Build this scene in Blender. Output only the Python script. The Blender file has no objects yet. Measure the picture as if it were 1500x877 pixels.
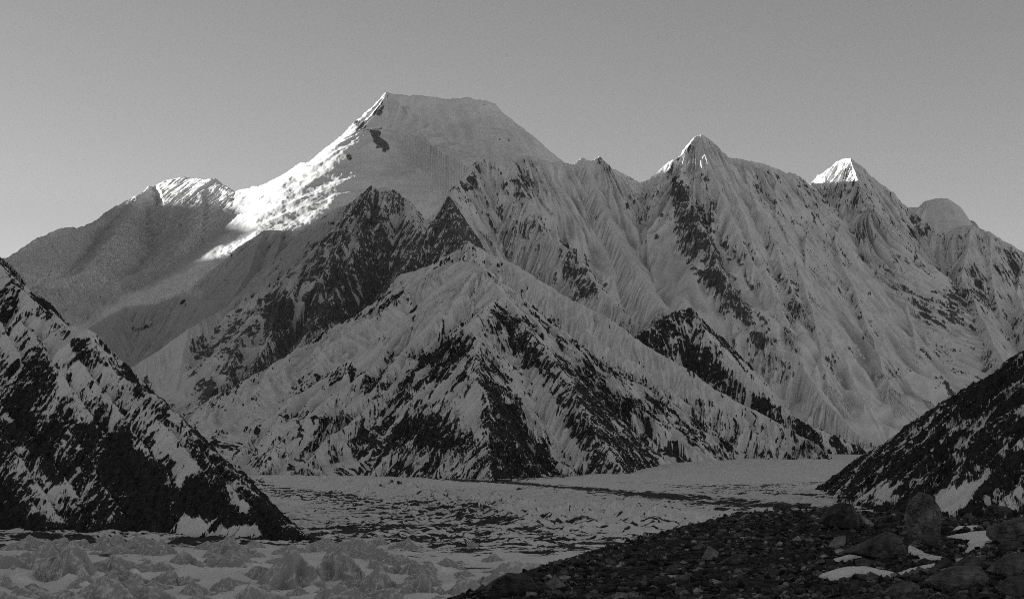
import bpy, math
import numpy as np
from concurrent.futures import ThreadPoolExecutor

# ------------------------------------------------------------------ basics
F32 = np.float32
SC = bpy.context.scene
COL = SC.collection
W0, H0, FOC = 1500.0, 877.0, 2300.0          # pixel frame the points below are written in, focal length in its pixels
PITCH = math.radians(5.5)
CAMZ = 87.0                                   # eye height above the glacier
cp, sp = math.cos(PITCH), math.sin(PITCH)

def pos(px, py, D):
    """a place in the world seen at pixel px, py at a ground distance of D metres"""
    a = (np.asarray(px, float) - 750.0) / FOC
    b = (438.5 - np.asarray(py, float)) / FOC
    s = D / (cp - b * sp)
    return a * s, D + 0 * a, CAMZ + (sp + b * cp) * s

def pix(X, Y, Z):
    z = Z - CAMZ
    d = Y * cp + z * sp
    d = np.maximum(d, 1e-3)
    return 750 + FOC * X / d, 438.5 - FOC * (z * cp - Y * sp) / d

# ------------------------------------------------------------------ noise
_r = np.random.RandomState(7)
_P = np.tile(_r.permutation(256), 2).astype(np.int32)
_ang = _r.rand(256) * 2 * np.pi
_GX, _GY = np.cos(_ang).astype(F32), np.sin(_ang).astype(F32)

def perlin(x, y, seed=0):
    x = np.asarray(x, F32) + F32(seed * 17.31); y = np.asarray(y, F32) + F32(seed * 5.77)
    x0 = np.floor(x); y0 = np.floor(y)
    fx = x - x0; fy = y - y0
    xi = x0.astype(np.int32) & 255; yi = y0.astype(np.int32) & 255
    x1 = (xi + 1) & 255; y1 = (yi + 1) & 255
    u = fx * fx * fx * (fx * (fx * 6 - 15) + 10); v = fy * fy * fy * (fy * (fy * 6 - 15) + 10)
    def g(ix, iy, dx, dy):
        h = _P[_P[ix] + iy]
        return _GX[h] * dx + _GY[h] * dy
    a = g(xi, yi, fx, fy); b = g(x1, yi, fx - 1, fy)
    c = g(xi, y1, fx, fy - 1); d = g(x1, y1, fx - 1, fy - 1)
    a = a + u * (b - a); c = c + u * (d - c)
    return (a + v * (c - a)) * F32(1.5)

def fbm(x, y, octv=4, seed=0, gain=0.5, ridged=False):
    t = 0; a = 1.0; s = 0
    for i in range(octv):
        n = perlin(x * (2.03 ** i), y * (2.03 ** i), seed + i * 3)
        if ridged: n = 1 - 2.4 * np.abs(n)
        t = t + a * n; s += a; a *= gain
    return t / F32(s)

def sstep(a, b, x):
    t = np.clip((x - a) / (b - a), 0, 1)
    return t * t * (3 - 2 * t)

def poly_in(px, py, poly, soft):
    """1 well inside the polygon, 0 well outside, a soft edge between"""
    P = np.asarray(poly, F32)
    out = np.zeros(px.shape, F32)
    m = (px > P[:, 0].min() - soft) & (px < P[:, 0].max() + soft) & (py > P[:, 1].min() - soft) & (py < P[:, 1].max() + soft)
    if not m.any(): return out
    x, y = px[m], py[m]
    ins = np.zeros(x.shape, bool); d2 = np.full(x.shape, 1e9, F32)
    n = len(P)
    for i in range(n):
        x0, y0 = P[i]; x1, y1 = P[(i + 1) % n]
        c = ((y0 > y) != (y1 > y)) & (x < (x1 - x0) * (y - y0) / (y1 - y0 + 1e-9) + x0)
        ins ^= c
        dx, dy = x1 - x0, y1 - y0
        t = np.clip(((x - x0) * dx + (y - y0) * dy) / (dx * dx + dy * dy + 1e-9), 0, 1)
        d2 = np.minimum(d2, (x - x0 - t * dx) ** 2 + (y - y0 - t * dy) ** 2)
    sd = np.sqrt(d2) * np.where(ins, 1, -1)
    out[m] = sstep(-soft, soft, sd)
    return out

# ------------------------------------------------------------------ materials
def new_mat(name):
    m = bpy.data.materials.new(name); m.use_nodes = True
    nt = m.node_tree; nt.nodes.clear()
    return m, nt
def nd(nt, t, **k):
    n = nt.nodes.new(t)
    for a, b in k.items():
        if a == 'inp':
            for kk, vv in b.items(): n.inputs[kk].default_value = vv
        else: setattr(n, a, b)
    return n
def grey(v): return (v, v, v, 1)
def noise(nt, coord, scale, detail=4, rough=0.55, stretch=None):
    if stretch is not None:
        mp = nd(nt, 'ShaderNodeMapping'); mp.inputs['Scale'].default_value = stretch
        nt.links.new(coord, mp.inputs[0]); coord = mp.outputs[0]
    n = nd(nt, 'ShaderNodeTexNoise'); n.inputs['Scale'].default_value = scale
    n.inputs['Detail'].default_value = detail; n.inputs['Roughness'].default_value = rough
    nt.links.new(coord, n.inputs['Vector'])
    return n.outputs[0]
def ramp(nt, fac, a, b, va, vb):
    m = nd(nt, 'ShaderNodeMapRange'); m.inputs[1].default_value = a; m.inputs[2].default_value = b
    m.inputs[3].default_value = va; m.inputs[4].default_value = vb
    nt.links.new(fac, m.inputs[0]); return m.outputs[0]
def mathn(nt, op, a, b):
    m = nd(nt, 'ShaderNodeMath', operation=op)
    for i, v in enumerate((a, b)):
        if isinstance(v, (int, float)): m.inputs[i].default_value = v
        else: nt.links.new(v, m.inputs[i])
    return m.outputs[0]

def terrain_mat(name, cell, snow=(0.70, 0.82), rock=(0.03, 0.10), amp=0.5, sharp=0.10, bump=1.0, ice=0, ice_edge=(0.0, 1.0)):
    """snow over rock; 'rock' on the mesh says how bare the ground is, finer noise frays the edge. cell = metres"""
    m, nt = new_mat(name); L = nt.links.new
    co = nd(nt, 'ShaderNodeTexCoord').outputs['Object']
    at = nd(nt, 'ShaderNodeAttribute', attribute_name='rock').outputs['Fac']
    n1 = noise(nt, co, 1 / cell, 5, 0.62)
    v = mathn(nt, 'ADD', at, mathn(nt, 'MULTIPLY', mathn(nt, 'SUBTRACT', n1, 0.5), amp * 2))
    mask = ramp(nt, v, -sharp, sharp, 0, 1)
    n2 = noise(nt, co, 0.45 / cell, 4, 0.6)
    n3 = noise(nt, co, 0.05 / cell, 3, 0.5)
    rk = ramp(nt, n2, 0.3, 0.72, rock[0], rock[1])
    sn = ramp(nt, n3, 0.3, 0.7, snow[0], snow[1])
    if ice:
        ia = nd(nt, 'ShaderNodeAttribute', attribute_name='ice').outputs['Fac']  # old ice; on the mountains also the painted shade of faces
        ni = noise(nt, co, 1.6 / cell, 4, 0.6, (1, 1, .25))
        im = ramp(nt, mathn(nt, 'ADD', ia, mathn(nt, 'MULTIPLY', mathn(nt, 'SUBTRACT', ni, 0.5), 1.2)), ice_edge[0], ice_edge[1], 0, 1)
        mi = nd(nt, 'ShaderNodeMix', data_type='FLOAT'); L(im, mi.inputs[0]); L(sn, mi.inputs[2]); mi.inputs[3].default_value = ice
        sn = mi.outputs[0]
    mx = nd(nt, 'ShaderNodeMix', data_type='FLOAT')
    L(mask, mx.inputs[0]); L(sn, mx.inputs[2]); L(rk, mx.inputs[3])
    cb = nd(nt, 'ShaderNodeCombineColor'); 
    for i in range(3): L(mx.outputs[0], cb.inputs[i])
    bs = nd(nt, 'ShaderNodeBsdfPrincipled'); L(cb.outputs[0], bs.inputs['Base Color'])
    bs.inputs['Roughness'].default_value = 0.85; bs.inputs['Specular IOR Level'].default_value = 0.15
    bp = nd(nt, 'ShaderNodeBump'); bp.inputs['Strength'].default_value = 0.6 * bump; bp.inputs['Distance'].default_value = cell * 0.6
    hh = mathn(nt, 'MULTIPLY', n2, ramp(nt, mask, 0, 1, 0.25, 1.5))
    L(hh, bp.inputs['Height']); L(bp.outputs[0], bs.inputs['Normal'])
    o = nd(nt, 'ShaderNodeOutputMaterial'); L(bs.outputs[0], o.inputs[0])
    return m

def stone_mat(name, lo, hi, sc):
    m, nt = new_mat(name); L = nt.links.new
    tc = nd(nt, 'ShaderNodeTexCoord'); co = tc.outputs['Object']
    oi = nd(nt, 'ShaderNodeObjectInfo').outputs['Random']
    n1 = noise(nt, co, sc, 6, 0.65); n2 = noise(nt, co, sc * 1.7, 4, 0.6, (1, 1, 4.5))
    at = nd(nt, 'ShaderNodeAttribute', attribute_name='tone').outputs['Fac']
    v = mathn(nt, 'ADD', mathn(nt, 'MULTIPLY', n1, 0.6), mathn(nt, 'MULTIPLY', n2, 0.4))
    c = ramp(nt, v, 0.38, 0.62, lo, hi)
    n3 = noise(nt, co, sc * .35, 3, 0.5)
    c = mathn(nt, 'MULTIPLY', c, ramp(nt, n3, .35, .65, .65, 1.3))
    vo = nd(nt, 'ShaderNodeTexVoronoi', feature='DISTANCE_TO_EDGE'); vo.inputs['Scale'].default_value = sc * .45
    mp = nd(nt, 'ShaderNodeVectorMath', operation='ADD'); L(co, mp.inputs[0]); L(nd(nt, 'ShaderNodeTexNoise').outputs['Color'], mp.inputs[1]); L(mp.outputs[0], vo.inputs['Vector'])
    crack = ramp(nt, vo.outputs['Distance'], 0.0, .035, .25, 1)
    c = mathn(nt, 'MULTIPLY', c, crack)
    v = mathn(nt, 'ADD', v, mathn(nt, 'MULTIPLY', crack, .8))
    c = mathn(nt, 'MULTIPLY', c, mathn(nt, 'ADD', at, ramp(nt, oi, 0, 1, 0.75, 1.25)))
    cb = nd(nt, 'ShaderNodeCombineColor')
    for i in range(3): L(c, cb.inputs[i])
    bs = nd(nt, 'ShaderNodeBsdfPrincipled'); L(cb.outputs[0], bs.inputs['Base Color'])
    bs.inputs['Roughness'].default_value = 0.8; bs.inputs['Specular IOR Level'].default_value = 0.25
    bp = nd(nt, 'ShaderNodeBump'); bp.inputs['Strength'].default_value = 0.7; bp.inputs['Distance'].default_value = 0.06
    L(v, bp.inputs['Height']); L(bp.outputs[0], bs.inputs['Normal'])
    o = nd(nt, 'ShaderNodeOutputMaterial'); L(bs.outputs[0], o.inputs[0])
    return m

# ------------------------------------------------------------------ mesh from arrays
def mesh_from(name, V, Fq, mat, attrs=None, smooth=True):
    me = bpy.data.meshes.new(name)
    V = np.ascontiguousarray(V, F32); Fq = np.ascontiguousarray(Fq, np.int32)
    k = Fq.shape[1]
    me.vertices.add(len(V)); me.vertices.foreach_set('co', V.ravel())
    me.loops.add(Fq.size); me.loops.foreach_set('vertex_index', Fq.ravel())
    me.polygons.add(len(Fq)); me.polygons.foreach_set('loop_start', np.arange(0, Fq.size, k, dtype=np.int32))
    if smooth: me.polygons.foreach_set('use_smooth', np.ones(len(Fq), bool))
    for a, v in (attrs or {}).items():
        me.attributes.new(a, 'FLOAT', 'POINT').data.foreach_set('value', np.ascontiguousarray(v, F32).ravel())
    me.update(calc_edges=True)
    me.materials.append(mat)
    return me
def link(name, me, loc=(0, 0, 0), **props):
    o = bpy.data.objects.new(name, me); o.location = loc; COL.objects.link(o)
    for k, v in props.items(): o[k] = v
    return o
def grid_faces(nr, nc):
    i = np.arange((nr - 1) * (nc - 1)); r = i // (nc - 1); c = i % (nc - 1)
    a = r * nc + c
    return np.stack([a, a + 1, a + nc + 1, a + nc], 1)

# ------------------------------------------------------------------ mountains
class Ridge:
    """a crest line: points (px, py, D); kf / kb steepness of the near and far side (or right / left of a rib)"""
    def __init__(s, pts, kf=0.9, kb=0.9, con=0.35, L=600.0, rnd=0.0, fl=((120, 14), (45, 6)), jag=0.0, jw=40.0, world=False, seed=0):
        if world: s.p = np.array(pts, float)
        else:
            x, y, z = pos(*np.array(pts, float).T); s.p = np.stack([x, y, z], 1)
        s.kf, s.kb, s.con, s.L, s.rnd, s.fl, s.jag, s.jw, s.seed = kf, kb, con, L, rnd, fl, jag, jw, seed

AMP = 1.7
def eval_ridges(X, Y, ridges):
    """height of the union of all ridges, with for the winning ridge: the coordinate that stays constant down the fall line, the distance from the crest, the flute relief"""
    X = X.astype(F32); Y = Y.astype(F32)
    H = np.full(X.shape, -1e5, F32); S = np.zeros_like(X); Dd = np.zeros_like(X); FS = np.zeros_like(X)
    for ri, R in enumerate(ridges):
        bd = np.full(X.shape, 1e12, F32); bs = np.zeros_like(X); bz = np.zeros_like(X); side = np.zeros_like(X); fan = np.zeros_like(X); cap = np.zeros_like(X); cap0 = np.zeros_like(X)
        ln = np.concatenate([[0], np.cumsum(np.hypot(*np.diff(R.p[:, :2], axis=0).T))])
        su = np.linspace(0, ln[-1], 64); gu = np.gradient(np.interp(su, ln, R.p[:, 2]), su)
        kk = np.exp(-.5 * (np.arange(-30, 31) / 11.0) ** 2); gu = np.convolve(np.pad(gu, 30, 'edge'), kk / kk.sum(), 'valid')
        dv = np.diff(R.p[:, :2], axis=0); th = np.arctan2(dv[:, 1], dv[:, 0]); tn = (np.diff(th) + np.pi) % (2 * np.pi) - np.pi
        offr = np.concatenate([[0], np.cumsum(np.maximum(tn, 0))]); offl = np.concatenate([[0], np.cumsum(np.maximum(-tn, 0))])
        for i in range(len(R.p) - 1):
            ax, ay, az = R.p[i]; bx, by, bz1 = R.p[i + 1]
            dx, dy = bx - ax, by - ay; l = math.hypot(dx, dy)
            qx = X - F32(ax); qy = Y - F32(ay)
            t = np.clip((qx * F32(dx) + qy * F32(dy)) / F32(l * l), 0, 1)
            ex = qx - t * F32(dx); ey = qy - t * F32(dy)
            d2 = ex * ex + ey * ey
            m = d2 < bd
            bd[m] = d2[m]; tm = t[m]
            bs[m] = F32(ln[i]) + tm * F32(l); bz[m] = F32(az) + tm * F32(bz1 - az)
            sd = F32(dx) * qy - F32(dy) * qx
            par = (qx * F32(dx) + qy * F32(dy)) / F32(l) - t * F32(l)
            ph = np.arctan2(par, np.abs(sd) / F32(l) + 1)
            last = i == len(R.p) - 2
            end = (par > 0) if last else False
            if i == 0 or last: cap[m] = sstep(.75, 1.4, np.abs(ph) * (((par < 0) & (i == 0)) | end))[m]
            else: cap[m] = 0
            if i == 0: cap0[m] = (sstep(.75, 1.4, -ph))[m]
            else: cap0[m] = 0
            fan[m] = np.where(sd < 0, ph + F32(offr[i]), np.where(end, -ph, ph) + F32(offl[i] + math.pi + offr[-1] - offl[-1]))[m]
            side[m] = sd[m]
        d = np.sqrt(bd)
        if R.jag: bz = bz + F32(R.jag) * fbm(bs / R.jw, bs * 0 + R.seed + ri, 4, 11, 0.6)
        km = F32((R.kf + R.kb) / 2)
        k = np.where(side < 0, F32(R.kf), F32(R.kb)); k = k + cap * (km - k)
        de = np.sqrt(d * d + F32(R.rnd ** 2)) - F32(R.rnd) if R.rnd else d
        drop = k * ((1 - R.con) * de + R.con * R.L * (1 - np.exp(-de / F32(R.L))))
        h = bz - drop
        bg = np.interp(bs, su, gu).astype(F32)
        sf = bs + d * np.clip(bg, -.85, .85) / (k * (1 - .55 * R.con)) + fan * F32(350)
        fs = np.zeros_like(h)
        for j, (wl, amp) in enumerate(R.fl):
            wob = 0.7 * perlin(d / (wl * 4), sf / (wl * 5), ri + j)
            n = perlin(sf / wl + wob, d / (wl * 7) + ri * 7.3, ri * 5 + j * 3 + R.seed)
            r = (0.45 - 2 * np.abs(n)) * np.clip(d / (1.2 * wl), 0, 1) * (1 - cap0)
            if wl < 100: r = r * (.55 + .95 * sstep(-.3, .35, perlin(sf / (wl * 9) + .5, d / (wl * 12) + ri * 3.1, ri + 9 * j + 2)))
            h = h + F32(amp * AMP) * r; fs = fs + r
        m = h > H
        H[m] = h[m]; S[m] = sf[m] + F32(ri * 1317.0); Dd[m] = d[m]; FS[m] = fs[m]
    return H, S, Dd, FS

def ribs(base, lines, D, out=45, **kw):
    """smaller ribs drawn on a face: each point is found on the face made by the base ridges and stands a little proud of it"""
    bare = []
    for R in base:
        q = Ridge([(0, 0, 1), (1, 1, 1)]); q.__dict__.update(R.__dict__); q.fl = (); q.jag = 0; bare.append(q)
    Ds = np.linspace(D[0], D[1], 260); rr = []
    for li, ln in enumerate(lines):
        q = np.array(ln, float)
        x, y, z = pos(q[:, 0][:, None] + 0 * Ds, q[:, 1][:, None] + 0 * Ds, Ds[None, :] + 0 * q[:, :1])
        hit = eval_ridges(x, y, bare)[0] >= z
        pts = []
        for i in range(len(q)):
            if hit[i].any():
                u = i / (len(q) - 1)
                pts.append((q[i, 0], q[i, 1], Ds[hit[i].argmax()] - out * (1 if 0 < i else .25)))
        if len(pts) > 1: rr.append(Ridge(pts, seed=kw.get('seed', 0) + li, **{a: b for a, b in kw.items() if a != 'seed'}))
    return rr

def slope_of(H, X, Y):
    gx = np.gradient(H, axis=1) / np.maximum(np.gradient(X, axis=1), .01)
    gy = np.gradient(H, axis=0) / np.maximum(np.gradient(Y, axis=0), .01)
    return np.sqrt(gx * gx + gy * gy)

JOBS = []
def mountain(*a_, **k_):
    JOBS.append((a_, k_))
def shape_mountain(name, label, ridges, px, D, n, mat, warp=((300, 14), (90, 6)), rough=((60, 4),), rock=None, polys=(), icep=(), seracs=(), zmin=-40, seed=0, bend=1.0, fan=True, cat='mountain'):
    nc, nr = n
    a = (np.linspace(px[0], px[1], nc) - 750) / FOC
    t = np.linspace(0, 1, nr) ** bend
    Dv = D[0] + (D[1] - D[0]) * t
    X = ((a[None, :] * Dv[:, None]) if fan else np.repeat(np.linspace(px[0], px[1], nc)[None, :], nr, 0)).astype(F32)
    Y = np.repeat(Dv[:, None], nc, 1).astype(F32)
    Xw, Yw = X, Y
    for wl, amp in warp:
        Xw = Xw + F32(amp) * fbm(X / wl, Y / wl, 3, seed + 1); Yw = Yw + F32(amp) * fbm(X / wl, Y / wl, 3, seed + 9)
    H, S, Dd, FS = eval_ridges(Xw, Yw, ridges)
    for wl, amp in rough:
        H = H + F32(amp) * fbm((.9 * X + .3 * Y) / wl, (.5 * Y + H) / wl, 4, seed + 41, 0.55)
    if seracs:
        PX, PY = pix(X, Y, H); PX = PX.astype(F32); PY = PY.astype(F32); wv = 14 * fbm(PX / 30, PY / 30, 3, seed + 6)
        for poly, amp in seracs:
            mk = poly_in(PX + wv, PY - wv, poly, 14.0)
            H = H + F32(amp) * mk * (fbm(X / 75 + .8 * perlin(X / 60, Y / 60, 7), .5 * Y / 75 + H / 60, 4, seed + 48, .58, True) + .5 * fbm(X / 220, Y / 260 + H / 150, 3, seed + 49))
    s0 = slope_of(H, X, Y)
    k = dict(base=-0.3, slope=0.5, s0=0.9, streak=0.6, sw=35.0, iso=0.4, iw=120.0, fl=0.25, low=0.0, z0=500.0, rel=8.0, rw=30.0, det=0.6, fine=0.26, pw=0.7, ice=0.35, ice0=0.15, line=.55, lb=0.0, bench=0)
    k.update(rock or {})
    if k['bench']: H = H + F32(k['bench']) * fbm(X / 330 + .6 * perlin(X / 200, H / 90, 5), H / 55, 4, seed + 45, .55, True) * sstep(-.35, .3, fbm(X / 500, H / 260, 3, seed + 47))
    PX, PY = pix(X, Y, H); PX = PX.astype(F32); PY = PY.astype(F32)
    R = k['base'] + k['slope'] * np.clip(s0 - k['s0'], -1, 1) + k['fl'] * FS
    R = R + k['iso'] * fbm((.9 * X + .4 * Y) / k['iw'], 1.25 * H / k['iw'], 4, seed + 31, 0.6)
    if k['low']: R = R + k['low'] * np.clip((k['z0'] - H) / k['z0'], -1, 1)
    wob = 8.0 * fbm(PX / 22, PY / 22, 3, seed + 5)
    for poly, w in polys:
        R = R + (w * k['pw'] if w > 0 else w) * poly_in(PX + wob, PY - wob, poly, 10.0)
    R = R + k['streak'] * 1.25 * fbm(S / (k['sw'] * 3) + 0.5 * perlin(Dd / (k['sw'] * 3), S / (k['sw'] * 5), 3), Dd / (k['sw'] * 11), 6, seed + 21, 0.66)
    if k['line']:
        ln = np.abs(fbm(S / (k['sw'] * 1.6) + .8 * perlin(Dd / (k['sw'] * 3), S / (k['sw'] * 4), 8), Dd / (k['sw'] * 16), 3, seed + 91, .6))
        R = R + k['line'] * sstep(.10, .0, ln) * sstep(-.35, .3, fbm(S / (k['sw'] * 9), Dd / (k['sw'] * 12), 3, seed + 95, .6) + .6 * R - .6 * k['lb'])
    if k['rel']:
        # craggy relief where the ground is bare, ledges that hold snow between
        rw = k['rw']
        q = fbm(S / rw + .5 * perlin(X / rw, H / rw, 2), Dd / (rw * 1.8), 5, seed + 51, 0.62, True)
        q = q + .6 * fbm((.9 * X + .4 * Y) / (rw * 1.3), 1.2 * H / (rw * 1.3), 5, seed + 61, .6)
        Hd = H + F32(k['rel']) * (.18 + .82 * sstep(-.55, .35, R)) * q
        s1 = slope_of(Hd, X, Y)
        R = R + k['det'] * np.clip(s1 - s0, -1.2, 1.2)
        H = Hd
    R = R + k['fine'] * fbm((.9 * X + .4 * Y) / (k['sw'] * .6), 1.25 * H / (k['sw'] * .6), 4, seed + 71, .65)
    ice = k['ice'] * (-FS + .8 * fbm(S / (k['sw'] * 2), Dd / (k['sw'] * 14), 4, seed + 81, .6) + .9 * fbm((.9 * X + .4 * Y) / 150, H / 150, 4, seed + 83, .6)) + k['ice0']  # icy flute runnels, darkened also to bring out the shading of the flutes
    for poly, w in icep: ice = ice + w * poly_in(PX + 2 * wob, PY - 2 * wob, poly, 18.0)  # shade of whole faces painted into the ice tone; ice fall whitened
    H = np.maximum(H, zmin)
    V = np.stack([X, Y, H], 2).reshape(-1, 3)
    Fq = grid_faces(nr, nc)
    hz = H.ravel(); keep = hz[Fq].max(1) > zmin + .01
    return name, label, cat, mat, V, Fq[keep], R, ice
def build_mountains():
    with ThreadPoolExecutor(4) as ex:
        for f in [ex.submit(shape_mountain, *a_, **k_) for a_, k_ in JOBS]:
            name, label, cat, mat, V, Fq, R, ice = f.result()
            link(name, mesh_from(name, V, Fq, mat, {'rock': R, 'ice': ice}), kind='structure', label=label, category=cat)

# materials of the setting
M_far = terrain_mat('far_snow_and_rock', 9.0, snow=(0.78, 0.88), rock=(0.06, 0.17), amp=0.30, bump=0.5, ice=.44)  # rock made paler in place of haze over the distance
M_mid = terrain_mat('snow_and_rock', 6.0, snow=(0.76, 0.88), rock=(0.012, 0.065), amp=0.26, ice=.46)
M_flute = terrain_mat('fluted_snow_and_rock', 6.0, snow=(0.76, 0.86), rock=(0.05, 0.17), amp=0.34, ice=.44)  # rock lifted here too, haze put into its colour
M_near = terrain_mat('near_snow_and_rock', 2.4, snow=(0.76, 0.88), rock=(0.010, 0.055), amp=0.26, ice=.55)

# ---- A  the great flat-topped snow mountain at the back
A_crest = [(-60, 402, 12400), (0, 382, 12700), (14, 377, 12900), (78, 338, 14000), (112, 334, 14700), (155, 319, 15600), (205, 285, 17000), (222, 274, 17350),
           (245, 264, 17300), (270, 260, 17000), (300, 262, 16450), (316, 264, 16100), (345, 281, 15650), (385, 271, 15150),
           (415, 256, 14850), (432, 245, 14600), (465, 230, 14050), (480, 218, 13800), (500, 199, 13450), (517, 187, 13200), (533, 173, 12980),
           (553, 158, 12740), (560, 147, 12660), (566, 137, 12600), (585, 140, 12620), (610, 143, 12650), (650, 146, 12700), (700, 146, 12750),
           (715, 149, 12780), (725, 153, 12800), (745, 173, 12900), (790, 208, 13100), (830, 241, 13300), (900, 300, 13700)]
i0 = [q[0] for q in A_crest].index(345); i1 = [q[0] for q in A_crest].index(566)
A = [Ridge(A_crest[:i0 + 1], 0.85, 1.3, 0.3, 900, 25, ((260, 20), (70, 7)), 10, 120),
     Ridge(A_crest[i0:i1 + 1], 1.0, 1.3, 0.25, 900, 0, ((150, 12), (60, 4)), 10, 120, seed=1),
     Ridge(A_crest[i1:], 1.35, 1.3, 0.3, 900, 15, ((300, 12), (90, 2)), 8, 120, seed=2),
     Ridge([(566, 138, 12600), (535, 175, 12500), (519, 190, 12420), (513, 230, 12330), (492, 262, 12200), (481, 300, 12050), (476, 345, 11600), (480, 420, 11000)],
           1.0, 0.75, 0.1, 600, 15, ((140, 9), (50, 3)), 14, 60, seed=3),
     Ridge([(545, 165, 12760), (552, 190, 12560), (563, 222, 12420)], 1.1, 1.1, 0, 500, 8, ((60, 10),), 12, 40, seed=4),
     Ridge([(205, 285, 17000), (170, 340, 14700), (120, 400, 13000), (60, 420, 12500)], .8, .8, .3, 500, 40, ((200, 36), (75, 9), (30, 2)), seed=5),
     Ridge([(300, 262, 16450), (290, 330, 14900), (250, 380, 13300), (180, 410, 12600), (130, 460, 11900)], .8, .8, .3, 500, 50, ((180, 34), (70, 10), (30, 2)), seed=6),
     Ridge([(345, 281, 15650), (330, 340, 14500), (290, 400, 12900), (230, 440, 12200)], .7, .8, .3, 500, 60, ((180, 34), (70, 10), (30, 2)), seed=6),
     Ridge([(-80, 470, 11700), (20, 455, 11500), (100, 440, 11500), (200, 430, 11400), (330, 430, 11200)], .45, .3, .2, 500, 150, ((180, 34), (70, 10), (30, 2)), seed=9),
     ]
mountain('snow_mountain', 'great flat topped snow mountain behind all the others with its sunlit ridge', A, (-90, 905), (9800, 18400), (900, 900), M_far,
         warp=((500, 22), (160, 7)), rough=((420, 40), (150, 15), (60, 8), (25, 3)), rock=dict(base=-0.95, slope=0.5, s0=1.1, streak=0.35, iso=0.35, sw=50, iw=240, rel=3, ice=.12, bench=11),
         polys=[([(545, 185), (558, 195), (575, 230), (570, 220), (560, 222), (548, 205)], 1.0), ([(690, 146), (700, 145), (716, 149), (710, 160), (700, 155)], 1.0),
                ([(503, 222), (520, 222), (516, 242), (504, 236)], 2.0), ([(518, 176), (536, 174), (532, 197), (519, 192)], 2.0), ([(538, 190), (556, 190), (566, 222), (552, 218)], 2.0),
                ([(540, 160), (560, 140), (585, 138), (570, 150), (555, 175)], 1.0)],
         seracs=[([(330, 372), (368, 372), (330, 408), (290, 440), (200, 470), (150, 455), (230, 425), (290, 400)], 30), ([(20, 410), (70, 390), (160, 392), (190, 430), (150, 480), (40, 470)], 26), ([(110, 365), (160, 330), (230, 300), (300, 310), (310, 345), (250, 380), (190, 385), (140, 400)], 22)],
         icep=[([(330, 372), (368, 372), (330, 408), (290, 440), (200, 470), (150, 455), (230, 425), (290, 400)], -1.0), ([(-20, 390), (80, 335), (205, 285), (340, 290), (350, 330), (280, 400), (130, 470), (20, 470)], .85), ([(30, 400), (150, 390), (180, 430), (110, 470), (30, 450)], -.45), ([(330, 380), (280, 430), (180, 440), (250, 410), (330, 360)], -.7), ([(570, 190), (760, 170), (800, 210), (660, 290), (560, 280)], .25)], seed=1)  # left slope painted darker as shade for its facing; ice fall whiter

# ---- B  the small round dome seen over the far shoulder
B = [Ridge([(1290, 330, 12300), (1333, 305, 12300), (1348, 304, 12250), (1358, 295, 12200), (1370, 291, 12200), (1387, 291, 12200), (1397, 297, 12200), (1407, 304, 12200), (1420, 322, 12200), (1440, 345, 12300)], 0.9, 0.9, 0.2, 600, 30, ((120, 16), (50, 6)), 5, 60)]
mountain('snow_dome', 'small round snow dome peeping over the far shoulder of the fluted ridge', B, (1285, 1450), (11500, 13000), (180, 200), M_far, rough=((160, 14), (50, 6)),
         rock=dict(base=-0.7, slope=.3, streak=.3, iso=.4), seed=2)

# ---- C  the rocky peak left of the middle with its long snowy shoulder
C = [Ridge([(265, 440, 10250), (277, 424, 10300), (290, 410, 10300), (333, 377, 10300), (347, 363, 10300), (377, 343, 10300), (387, 337, 10250), (415, 337, 10150), (440, 338, 10000), (463, 323, 9800), (495, 304, 9500)],
           1.25, 1.2, 0.3, 700, 0, ((110, 20), (42, 13), (20, 6)), 6, 50, seed=11),
     Ridge([(463, 323, 9800), (495, 304, 9500),
            (510, 300, 9400), (530, 285, 9350), (543, 272, 9300), (553, 277, 9300), (565, 274, 9300), (580, 282, 9250), (598, 293, 9200), (605, 303, 9180), (618, 325, 9100), (640, 345, 9000)],
           1.05, 1.2, 0.3, 700, 0, ((110, 20), (38, 9), (16, 3)), 12, 35),
     Ridge([(543, 272, 9300), (531, 335, 9000), (505, 400, 8650), (478, 450, 8350), (440, 505, 8050), (395, 562, 7750)], 1.1, 1.15, .2, 500, 0, ((80, 14), (30, 7)), 12, 30, seed=2),
     Ridge([(510, 300, 9400), (482, 350, 9050), (440, 410, 8700), (410, 470, 8400), (370, 540, 8050)], 1.1, 1.1, .2, 500, 0, ((80, 14), (30, 7)), 12, 30, seed=3),
     Ridge([(387, 337, 10250), (362, 400, 9600), (335, 448, 9100), (300, 467, 8850), (276, 482, 8750), (230, 515, 8600), (185, 543, 8450), (150, 565, 8300)], 1.0, 1.0, .2, 500, 0, ((70, 12), (26, 5)), 4, 30, seed=4),
     Ridge([(276, 482, 8750), (268, 530, 8500), (256, 578, 8300)], 1.0, 1.0, .2, 400, 3, ((60, 8), (25, 4)), 3, 30, seed=5),
     Ridge([(440, 338, 10000), (410, 395, 9450), (385, 455, 9000), (370, 510, 8700), (330, 575, 8300)], 1.05, 1.1, .2, 500, 0, ((70, 14), (28, 7)), 8, 30, seed=6),
     Ridge([(598, 293, 9200), (618, 340, 8850), (592, 395, 8500), (570, 440, 8200)], 1.2, 1.1, .2, 500, 0, ((60, 10), (25, 5)), 8, 30, seed=7),
     ]
C += ribs(C[:2], [[(415, 340), (398, 390), (372, 450), (345, 520), (330, 580)], [(463, 326), (432, 390), (405, 455), (385, 530)], [(333, 380), (318, 420), (300, 455)], [(525, 292), (498, 350), (470, 410), (452, 470)], [(565, 278), (560, 330), (545, 390), (528, 440)]],
          (7600, 10600), 75, kf=1.3, kb=1.3, con=.12, L=400, fl=((50, 11), (24, 7)), jag=7, jw=26, seed=60)
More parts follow.
